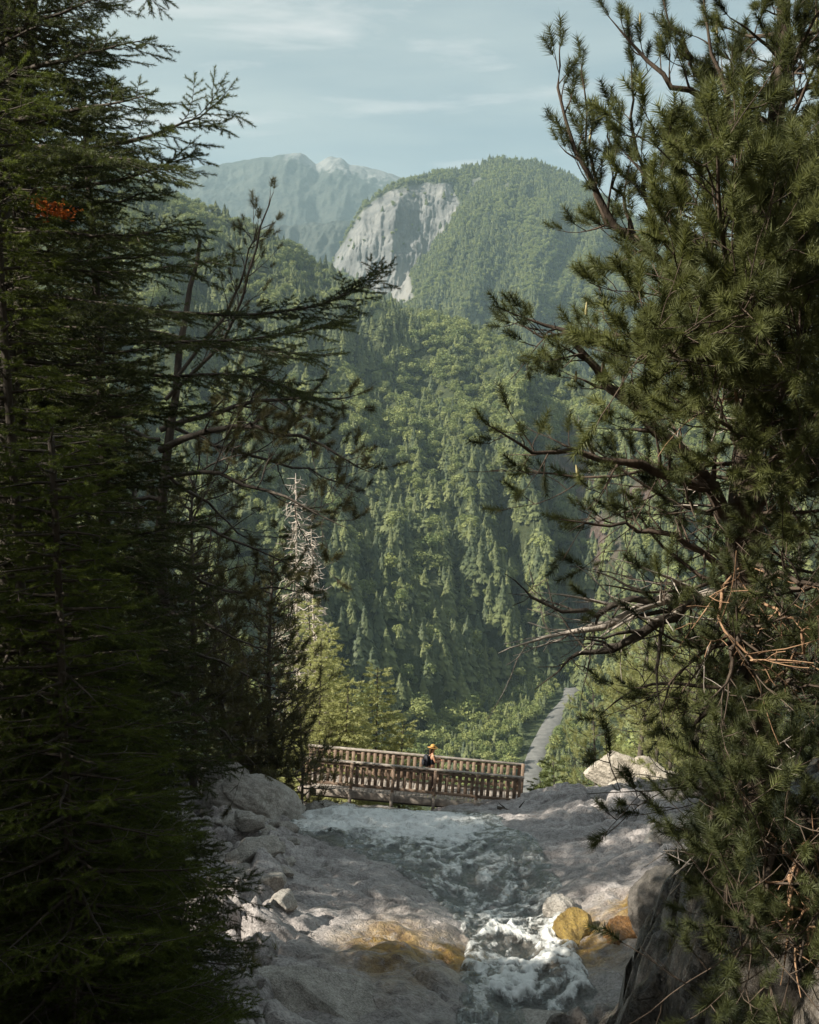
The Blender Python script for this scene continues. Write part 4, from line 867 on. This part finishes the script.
# spruces added up the left bank and round the viewpoint, mostly unseen, to throw shade
def bank_spruces():
    root = spruce(150, -9.6, 11.8, 12., gz(-9.6, 11.8), 'tall spruce added high on the left bank for shade', 3.3, 1., (), rt=.2, step=.10, shl=.26, sp=.17, tmpl=SPR_FAR, lat=.38, group='tall spruces added high on the left bank for shade')
    r = np.random.default_rng(5)
    for x, y, s in ((-10.5, 20, 1.), (-9.6, 25.5, .95), (-12, 31, 1.05), (-14.5, 24, 1.15), (-7.5, 13.2, .9), (-13.5, 9, 1.1), (-19, 28, 1.2), (-20.5, 21, 1.2), (-6.6, 4.2, .5), (-13, 1.5, .5)):
        c = copy_tree(root); c.location = (x, y, gz(x, y)-.2); c.scale = (max(s, .85),)*2+(s,); c.rotation_euler = (0, 0, r.random()*6)
    for x, y, s in ((-4.5, -5, .8), (4, -7, .9), (0.5, -10, 1.), (7.5, 2, .8), (10.5, 12, .8)):
        c = copy_tree(root); c.location = (x, y, gz(x, y)-.2); c.scale = (s, s, s); c.rotation_euler = (0, 0, r.random()*6); c['label'] = 'unseen dark spruce added around the viewpoint to block sky light'; c['group'] = 'unseen spruces added around the viewpoint'
bank_spruces()

# orange autumn leaves among the spruces
def orange_tree():
    r = np.random.default_rng(3); base = np.array([-3.1, 7.9, gz(-3.1, 7.9)]); top = at(14, 208, 7.7); T = Tubes()
    tr = np.stack([np.linspace(base[k], top[k], 10) for k in range(3)], 1); tr[1:-1] += r.normal(size=(8, 3))*.05; T.add(tr-base, np.linspace(.05, .012, 10), 6)
    leaves = []; 
    for a, b, y in ((42, 205, 7.0), (52, 210, 6.9), (62, 214, 6.9), (35, 200, 7.1), (58, 206, 6.9), (50, 217, 7.0), (68, 212, 6.9)):
        q = at(a, b, y); p = wiggle(tr[-1], q-tr[-1], np.linalg.norm(q-tr[-1]), 5, .05, r); T.add(p-base, np.linspace(.012, .003, 5), 4)
        for _ in range(26):
            c = q + r.normal(size=3)*[.028, .04, .022]; n = norm(r.normal(size=3)+[0, -.3, .8]); u_ = norm(np.cross(n, r.normal(size=3))); v_ = np.cross(n, u_); s = .013+.009*r.random()
            leaves.append([c-u_*s, c-v_*s*.6, c+u_*s, c+v_*s*.6])
    root = empty('autumn_tree', base); tag(root, 'slender tree with a spray of bright orange leaves among dark spruces', 'tree')
    link('trunk', T.mesh('trunk'), M['bark'], root, True)
    v = np.array(leaves).reshape(-1, 3)-base; link('crown', np_mesh('crown', v, np.arange(len(v)).reshape(-1, 4), {'tint': np.repeat(r.random(len(v)//4), 4)}), M['beech'], root)
orange_tree()

# low growth on the near bank
def undergrowth():
    r = np.random.default_rng(55); P_ = []; D = []; Ln = []; T_ = []
    for _ in range(5200):
        y = 4+13*r.random(); x = (1.6+3.5*r.random()+.05*y) if r.random() < .55 else (-2.0-5*r.random())
        if y > 9.5 and 0 < x < 3.4: continue
        if fbm(np.array([x*.8]), np.array([y*.8]), 2, 71)[0] < -.05: continue
        z = gz(x, y)+float(bed_detail(np.array([x]), np.array([y]))[0]); P_.append((x, y, z-.01)); D.append((r.normal()*.5, r.normal()*.5, 1)); Ln.append(.10+.16*r.random()); T_.append(r.random())
    o = link('undergrowth', instance_shoots('undergrowth', GRS, P_, D, np.array(Ln), T_, 4), M['dry_grass']); tag(o, 'dark grass and low plants on the near banks', 'undergrowth', kind='stuff')
GRS = [np.concatenate([[b-[.02, 0, 0], b+[.02, 0, 0], b*3+q*[1, 1, 1]] for b, q in [(np.append(rng.normal(size=2)*.06, 0), np.append(rng.normal(size=2)*.35, .6+.5*rng.random())) for _ in range(14)]]) for _ in range(4)]
undergrowth()
for i, (x, y, h_, lb) in enumerate([(2.6, 7.4, 1.0, 'dwarf pine shrub at the foot of the big pine'), (3.4, 9.2, 1.1, 'dwarf pine shrub just beyond the big pine trunk'), (2.2, 5.9, .7, 'dwarf pine shrub nearest the viewpoint on the right'), (4.6, 11.5, 1.2, 'dwarf pine shrub at the right edge above the dark bank')]):
    T = Tree(700+i); zb = gz(x, y)
    for k in range(16):
        a = k*2.4; T.limb(wiggle((x, y, zb), (math.cos(a), math.sin(a), .55), h_*(.5+.4*T.r.random()), 6, .15, T.r, (0, 0, .5)), .014, .005, 2, .95, .15, .14, .6, .35, 1., 2, .5)
    T.tb.add(np.array([(x, y, zb-.1), (x, y, zb+.15)]), .03, 6); T.finish('pine_shrub', (x, y, zb), lb, 'shrub', 'bark', 'pine', PIN, seed=i)

# ------------------------------------------------------------------ rocks
def ico(sub):
    import bmesh
    bm = bmesh.new(); bmesh.ops.create_icosphere(bm, subdivisions=sub, radius=1); bm.verts.ensure_lookup_table()
    v = np.array([x.co[:] for x in bm.verts]); f = np.array([[q.index for q in p.verts] for p in bm.faces]); bm.free(); return v, f
ICO4 = ico(4); ICO5 = ico(6)
def boulder(name, loc, size, seed, mat='boulder', label='', cat='rock', group=None, hi=False, rot=0, planes=9, cut=.72):
    v, f = ICO5 if hi else ICO4; v = v.copy(); r = np.random.default_rng(seed)
    for k in range(planes):
        n = norm(r.normal(size=3)); d = cut+.22*r.random(); e = v@n-d; v -= np.outer(np.maximum(e, 0)*.93, n)
    nz = fbm(v[:, 0]*2+v[:, 2]*1.3+seed, v[:, 1]*2-v[:, 2]*1.7, 5, seed); n2 = fbm((v[:, 2]*6+v[:, 0]), v[:, 1]*2+v[:, 0]*2, 3, seed+1, True)
    v *= (1+.16*nz+.03*n2)[:, None]; v *= np.asarray(size, float)
    z = np.zeros(len(v)); o = link(name, np_mesh(name, v, f, {'ochre': z, 'wet': z, 'soil': z}), M[mat], smooth=False)
    o.location = [float(q) for q in loc]; o.rotation_euler = (r.normal()*.1, r.normal()*.1, rot); tag(o, label, cat, group); return o
def on(px, Y, dz=0): x = (px-409.5)/F*Y; return (x, Y, gz(x, Y)+dz)
boulder('boulder', on(250, 33.0, .62), (1.45, 1.1, 1.05), 3, label='largest pale grey boulder at the water edge on the left', hi=True, rot=.3)
boulder('boulder', on(222, 34.5, 1.2), (.8, .8, .75), 4, label='pale boulder perched above and left of the largest one', hi=True)
boulder('boulder', on(283, 35.2, .15), (.7, .6, .45), 5, label='low grey boulder right of the largest pale boulder', hi=True)
boulder('boulder', on(318, 37.2, .05), (.7, .5, .4), 6, label='flat grey boulder under the left end of the bridge', hi=True)
rr = np.random.default_rng(77)
k = 0
while k < 120:
    px = 150+190*rr.random(); Y = 19+15*rr.random(); x = (px-409.5)/F*Y
    if x > -2.0-.09*(Y-19) - .9*(rr.random()) or x < -7.5: continue
    s = .12+.36*rr.random()**2; y = Y
    dz = float(bed_detail(np.array([x]), np.array([y]))[0])
    boulder('rubble_rock', (x, y, gz(x, y)+dz+s*.15), (s*1.3, s, s*.7), 500+k, 'boulder' if rr.random() < .8 else 'boulder', 'small angular grey rock in the rubble of the left stream bank', 'rock', 'rubble rocks of the left stream bank', rot=rr.random()*6, planes=12, cut=.6); k += 1
# white outcrop on the right
for i, (px, Y, dz, sz, lb) in enumerate([(622, 54, 1.35, (1.9, 1.3, 1.0), 'largest sunlit white rock of the outcrop under the pines'), (652, 53, 1.0, (1.2, 1.1, .9), 'white rock at the foot of the forked pine trunk'), (605, 52, .5, (.9, .8, .55), 'lowest left white rock of the outcrop'), (632, 52, .2, (1.4, .8, .7), 'broad white ledge at the front of the outcrop'), (672, 52, .6, (1.1, .9, .7), 'shaded white rock at the right of the outcrop')]):
    x, y, z = on(px, Y); boulder('outcrop_rock', (x, y, max(z, -(800-455)/F*Y-.9)+dz), sz, 60+i, 'outcrop', lb, 'rock', 'white outcrop rocks', hi=True, rot=.2*i, planes=14, cut=.6)
boulder('boulder', (3.05, 19.6, gz(3.05, 19.6)+.12), (.42, .75, .50), 9, 'ochre_rock', 'glowing yellow ochre wet boulder beside the small rapid', hi=True, planes=16, cut=.5)
boulder('boulder', (3.75, 18.9, gz(3.75, 18.9)+.0), (.55, .8, .45), 19, 'orange_rock', 'rusty orange wet rock joined to the right of the yellow boulder', hi=True, planes=16, cut=.5)
boulder('boulder', (3.0, 21.4, gz(3.0, 21.4)+.2), (.35, .35, .3), 10, 'boulder', 'small pale rounded boulder just above the yellow one', hi=True)
boulder('boulder', (4.9, 19., gz(4.9, 19.)+.1), (1.0, 1.3, .9), 14, 'dark_rock', 'dark furrowed boulder right of the yellow boulder', hi=True)
boulder('boulder', (7.6, 25.5, gz(7.6, 25.5)+.0), (2.0, 1.6, .8), 15, 'boulder', 'broad pale slab half hidden by the hanging pine boughs', hi=True)
boulder('boulder', (10.2, 26.5, gz(10.2, 26.5)+.1), (1.8, 1.5, .9), 16, 'boulder', 'pale slab at the right edge behind the pine boughs', hi=True)
boulder('boulder', (1.9, 15.6, gz(1.9, 15.6)-.1), (.9, .5, .28), 17, 'boulder', 'low wet ledge across the foot of the rapid', hi=True)
boulder('boulder', (-1.3, 15.2, gz(-1.3, 15.2)-.15), (1.2, .8, .5), 18, 'boulder', 'dark boulder in the shade at the bottom of the stream', hi=True)

# ------------------------------------------------------------------ stream water
def make_water():
    ys = np.linspace(14.2, 37.6, 420); t = np.linspace(-1, 1, 170)
    c = np.interp(ys, [14, 20, 24, 28, 31, 35, 38.5], [1.7, 2.0, 1.9, .7, -.4, -.6, -.9]); wd = np.interp(ys, [14, 20, 23, 27, 30, 34, 38.5], [1.4, 1.2, 1.6, 3.0, 4.2, 4.2, 3.6])
    X = c[:, None]+t[None]*wd[:, None]; Y = ys[:, None].repeat(170, 1); TT = np.abs(t)[None].repeat(len(ys), 0)
    wx = X+.5*fbm(X*.8, Y*.5, 3, 61); wy = Y+1.6*fbm(X*.7, Y*.35, 3, 62)
    turb = fbm(X*.9+.8*fbm(X, Y, 2, 7), Y*.45, 5, 401, True); fine = fbm(X*5, Y*4, 3, 402); rip = fbm(wx*1.6, wy*.8, 4, 405, True)
    f1 = np.exp(-(((wx+.9+.12*(wy-31.5))/3.2)**4)-((wy-32.6+.25*X)/3.3)**4)
    f2 = np.exp(-((wx-channel_x(Y)-.15*np.sin(Y*1.7))/.85)**2)*sstep(23, 18.5, wy)*sstep(15.0, 16.8, wy)*(.10+.60*np.clip(rip*1.1, 0, 1))
    f3 = np.exp(-((wx-channel_x(Y)-.1)/1.9)**2)*sstep(31, 27, wy)*np.clip(rip-.15, 0, 1)*.8 + .35*np.exp(-((wy-30.5)/3)**2)*sstep(5, 2, np.abs(wx-1.5))*np.clip(rip, 0, 1)
    foam = np.clip(f1*.95+f2+f3+.16*np.clip(rip+.1, 0, 1), 0, 1)*sstep(1, .75, TT)
    Z = ground_z(X, Y)+.30*fbm(X/3.2, Y/4.5, 3, 3)+.13-.35*sstep(.70, 1, TT) + (.08*turb+.04*fine)*np.clip(foam+.1, 0, 1) + .10*f1*np.clip(turb, 0, 1) + .22*f2*turb + .05*(foam > .3)
    me = grid_mesh('water', X, Y, Z, {'foam': foam})
    tag(link('stream_water', me, M['water'], smooth=True), 'white foaming mountain stream running over the slabs', 'water', kind='structure')
make_water()
def driftwood():
    T = Tubes(); p = np.array(on(512, 36.6, .16)); r = np.random.default_rng(8)
    T.add(wiggle(p-[.45, 0, 0], (1, .1, .0), 1.0, 7, .12, r), np.linspace(.07, .03, 7), 7); T.add(wiggle(p+[.3, 0, 0], (.6, 0, .7), .3, 4, .1, r), np.linspace(.03, .01, 4), 5); T.add(wiggle(p-[.2, 0, 0], (-.7, 0, .5), .3, 4, .1, r), np.linspace(.03, .01, 4), 5)
    o = link('driftwood', T.mesh('driftwood'), M['bark'], smooth=True); tag(o, 'dark crooked driftwood branch lying on the pale lip below the bridge', 'driftwood')
driftwood()

# ------------------------------------------------------------------ footbridge
def box_v(c, hx, hy, hz, U, W, V):
    s = np.array([[i, j, k] for i in (-1, 1) for j in (-1, 1) for k in (-1, 1)], float)
    return c + s[:, :1]*hx*U + s[:, 1:2]*hy*W + s[:, 2:]*hz*V
BOXF = np.array([[0, 1, 3, 2], [4, 6, 7, 5], [0, 4, 5, 1], [2, 3, 7, 6], [0, 2, 6, 4], [1, 5, 7, 3]])
class Boxes:
    def __init__(s): s.v = []; s.n = 0; s.f = []
    def add(s, *a): s.v.append(box_v(*a)); s.f.append(BOXF+s.n); s.n += 8
    def link(s, name, mat, parent, base):
        o = link(name, np_mesh(name, np.concatenate(s.v)-base, np.concatenate(s.f)), M[mat], parent)
        b = o.modifiers.new('edge', 'BEVEL'); b.width = .006; b.segments = 1; return o
def bridge():
    A = at(300, 757.8, 40.2); B = at(523.5, 778.2, 39.5); U = norm(B-A); W = norm(np.cross([0, 0, 1.], U)); Z = np.cross(U, W); Ltot = np.linalg.norm(B-A); H = 1.10; wd = 1.72
    base = A - Z*H; root = empty('footbridge', base); tag(root, 'wooden footbridge with slatted brown railings over the stream', 'bridge')
    rg = np.random.default_rng(4); P = lambda u, w_, z: A + U*u + W*w_ + Z*z
    d = Boxes(); n = int(Ltot/.15)
    for k in range(n): d.add(P((k+.5)*Ltot/n, wd/2, -H-.03+rg.normal()*.003), Ltot/n/2-.006, wd/2+.12, .025, U, W, Z)
    d.link('deck', 'wood_grey', root, base)
    for w_ in (.16, wd-.16):
        b = Boxes(); b.add(P(Ltot/2, w_, -H-.19), Ltot/2-.05, .07, .125, U, W, Z); b.link('beam', 'steel', root, base)
    posts = [Ltot-.12-1.545*k for k in range(6)]
    for side, w_ in ((0, 0), (1, wd)):
        off = -1 if side == 0 else 1
        b = Boxes(); b.add(P(Ltot/2, w_, .02), Ltot/2+.03, .085, .028, U, W, Z); b.link('handrail', 'wood_grey', root, base)
        b = Boxes(); b.add(P(Ltot/2, w_, -.10), Ltot/2, .028, .05, U, W, Z); b.link('upper_rail', 'wood_dark', root, base)
        b = Boxes(); b.add(P(Ltot/2, w_, -.84), Ltot/2, .028, .05, U, W, Z); b.link('lower_rail', 'wood_dark', root, base)
        b = Boxes(); b.add(P(Ltot/2, w_+off*.10, -H-.06), Ltot/2, .022, .13, U, W, Z); b.link('fascia_board', 'wood_grey', root, base)
        for q in posts:
            b = Boxes(); b.add(P(q, w_+off*.07, -.5), .055, .05, .5, U, W, Z); o = b.link('post', 'wood_dark', root, base)
            b = Boxes(); b.add(P(q, w_+off*.172, -H-.10), .06, .045, .26, U, W, Z); b.link('post_foot', 'wood_grey', o, base)
        for i, q in enumerate(posts):
            hi_ = q; lo_ = posts[i+1] if i+1 < len(posts) else 0
            if hi_-lo_ < .3: continue
            b = Boxes(); m = max(2, int((hi_-lo_-.1)/.222))
            for j in range(m):
                u = lo_+.06+(j+.5)*(hi_-lo_-.12)/m; b.add(P(u+rg.normal()*.006, w_-off*.045, -.47), .062, .014, .44, U, W, Z)
            b.link('slat_panel', 'wood_dark', root, base)
    b = Boxes(); b.add(P(Ltot+.1, wd/2, -H-.25), .22, wd/2+.25, .22, U, W, Z); b.link('abutment_block', 'wood_grey', root, base)
    b = Boxes(); b.add(P(Ltot+.02, wd-.05, -.5), .06, .06, .55, U, W, Z); b.link('end_post', 'wood_dark', root, base)
    return A, U, W, Z, H, Ltot
BR = bridge()

# ------------------------------------------------------------------ the walker on the bridge
def skin_mesh(name, V, E, Rd, mat, parent=None, sub=2, root=0):
    me = bpy.data.meshes.new(name); me.from_pydata([tuple(v) for v in V], E, []); o = bpy.data.objects.new(name, me); col.objects.link(o); me.materials.append(M[mat])
    sk = o.modifiers.new('skin', 'SKIN'); sk.use_smooth_shade = True
    for i, rd in enumerate(Rd):
        s = me.skin_vertices[0].data[i]; s.radius = rd if isinstance(rd, tuple) else (rd, rd); s.use_root = (i == root)
    ss = o.modifiers.new('sub', 'SUBSURF'); ss.levels = ss.render_levels = sub
    if parent is not None: o.parent = parent
    return o
def person():
    A, U, W, Z, H, Lt = BR
    u = np.dot(at(432.5, 770, 40.4)-A, U); foot = A+U*u+W*.95-Z*(H-.0); foot[2] += .0
    # x forward (the way she faces), y to her left, z up
    V = [(0, 0, .95), (0, 0, 1.08), (.0, 0, 1.24), (.01, 0, 1.38), (.03, 0, 1.46), (.055, 0, 1.52), (.07, 0, 1.60), (.065, 0, 1.68)]
    Rd = [(.13, .15), (.11, .13), (.12, .15), (.10, .14), .05, .06, .088, .07]; E = [(i, i+1) for i in range(7)]
    def chain(st, pts, rs):
        p = st
        for q, r_ in zip(pts, rs):
            V.append(q); Rd.append(r_); E.append((p, len(V)-1)); p = len(V)-1
        return p
    for s in (-1, 1):
        chain(0, [(.0+.03*s, .09*s, .86), (.02+.05*s, .10*s, .50), (-.02+.05*s, .10*s, .12), (.0+.05*s, .10*s, .05), (.13+.05*s, .11*s, .03)], [.085, .058, .042, .04, .032])
        h = chain(3, [(.01, .16*s, 1.38), (.09, .21*s, 1.14), (.28, .16*s, 1.16), (.33, .13*s, 1.175)], [.052, .040, .030, .026])
        for k in range(4):
            o = (k-1.5)*.019; chain(h, [(.37, .13*s+o, 1.185+.004*k), (.405, .13*s+o*.9, 1.175), (.415, .13*s+o*.8, 1.150)], [.010, .009, .008])
        chain(h, [(.34, .10*s, 1.20), (.375, .085*s, 1.21)], [.010, .009])
    root = skin_mesh('person', V, E, Rd, 'skin'); root.location = [float(q) for q in foot]
    ang = math.atan2(U[1], U[0])+R(22); root.rotation_euler = (0, 0, ang)
    tag(root, 'walker in straw hat with dark backpack leaning on the bridge railing', 'person')
    skin_mesh('vest', [(0, 0, .98), (0, 0, 1.08), (0, 0, 1.24), (.01, 0, 1.385)], [(0, 1), (1, 2), (2, 3)], [(.145, .165), (.125, .145), (.135, .165), (.11, .15)], 'pack', root)
    skin_mesh('trousers', [(0, 0, .98), (.03, .09, .86), (.07, .10, .50), (.03, .10, .12), (-.03, -.09, .86), (-.03, -.10, .50), (-.07, -.10, .12)], [(0, 1), (1, 2), (2, 3), (0, 4), (4, 5), (5, 6)], [(.145, .165), .10, .075, .06, .10, .075, .06], 'trousers', root)
    for s in (-1, 1): skin_mesh('shoe', [(-.05+.05*s, .10*s, .05), (.05+.05*s, .10*s, .045), (.16+.05*s, .11*s, .03)], [(0, 1), (1, 2)], [.045, .045, .035], 'pack', root)
    skin_mesh('hair', [(.04, 0, 1.66), (-.02, 0, 1.60), (-.045, 0, 1.50), (-.05, 0, 1.40)], [(0, 1), (1, 2), (2, 3)], [.088, .078, .055, .03], 'hair', root)
    for s in (-1, 1): skin_mesh('eye', [(.145, .032*s, 1.615), (.155, .032*s, 1.615)], [(0, 1)], [.010, .008], 'pack', root, 1)
    skin_mesh('nose', [(.14, 0, 1.60), (.168, 0, 1.58)], [(0, 1)], [.014, .012], 'skin', root, 1)
    # straw hat: brim and crown in one lathe
    prof = [(.0, .125), (.06, .122), (.085, .10), (.094, .06), (.098, .0), (.15, -.012), (.205, .008), (.207, .002), (.15, -.022), (.09, -.010)]
    th = np.linspace(0, 2*math.pi, 33)[:-1]; v = np.array([[r_*math.cos(a), r_*.9*math.sin(a), z_+.012*math.sin(2*a)*(r_/.2)] for r_, z_ in prof for a in th]); n = len(th)
    i = np.arange(len(prof)*n).reshape(len(prof), n); j = np.roll(i, -1, 1); f = np.stack([i[:-1], i[1:], j[1:], j[:-1]], -1).reshape(-1, 4)
    hat = link('straw_hat', np_mesh('straw_hat', v, f), M['hat'], root, True); hat.location = (.055, 0, 1.66); hat.rotation_euler = (0, R(8), 0)
    v2 = np.array([[r_*math.cos(a), r_*.9*math.sin(a), z_] for r_, z_ in ((.1005, .004), (.0985, .036)) for a in th]); i = np.arange(2*n).reshape(2, n); j = np.roll(i, -1, 1)
    link('hat_band', np_mesh('hat_band', v2, np.stack([i[:-1], j[:-1], j[1:], i[1:]], -1).reshape(-1, 4)), M['band'], hat, True)
    # backpack: top-level, it is carried
    import bmesh
    bm = bmesh.new(); bmesh.ops.create_cube(bm, size=1); bmesh.ops.scale(bm, vec=(.19, .29, .46), verts=bm.verts)
    for q in bm.verts:
        if q.co.z > 0: q.co.y *= .8; q.co.x *= .75
    bmesh.ops.bevel(bm, geom=bm.edges[:], offset=.05, segments=3, affect='EDGES')
    r2 = bmesh.ops.create_cube(bm, size=1)['verts']
    for q in r2: q.co = (q.co.x*.07-.115, q.co.y*.20, q.co.z*.20-.07)
    me = bpy.data.meshes.new('backpack'); bm.to_mesh(me); bm.free(); bp = link('backpack', me, M['pack'], None, True)
    from mathutils import Matrix
    mw = Matrix.Translation(root.location) @ Matrix.Rotation(ang, 4, 'Z') @ Matrix.Translation((-.205, 0, 1.20)); bp.matrix_world = mw
    tag(bp, 'dark navy backpack worn on the walker\'s back', 'backpack')
    for s in (-1, 1):
        T = Tubes(); T.add(np.array([(.10, .07*s, .16), (.20, .10*s, .23), (.30, .10*s, .16), (.345, .10*s, .0), (.28, .13*s, -.13), (.09, .10*s, -.17)]), .016, 6); link('shoulder_strap', T.mesh('shoulder_strap'), M['pack'], bp, True)
    T = None
    b = Boxes(); I = np.eye(3); b.add(np.array([.41, 0, 1.20]), .006, .075, .038, I[0], I[1], I[2])
    ph = b.link('phone', 'steel', None, np.array([.41, 0, 1.20])); ph.matrix_world = Matrix.Translation(root.location) @ Matrix.Rotation(ang, 4, 'Z') @ Matrix.Translation((.40, 0, 1.19)); tag(ph, 'small dark phone held up in both of the walker\'s hands', 'phone')
person()
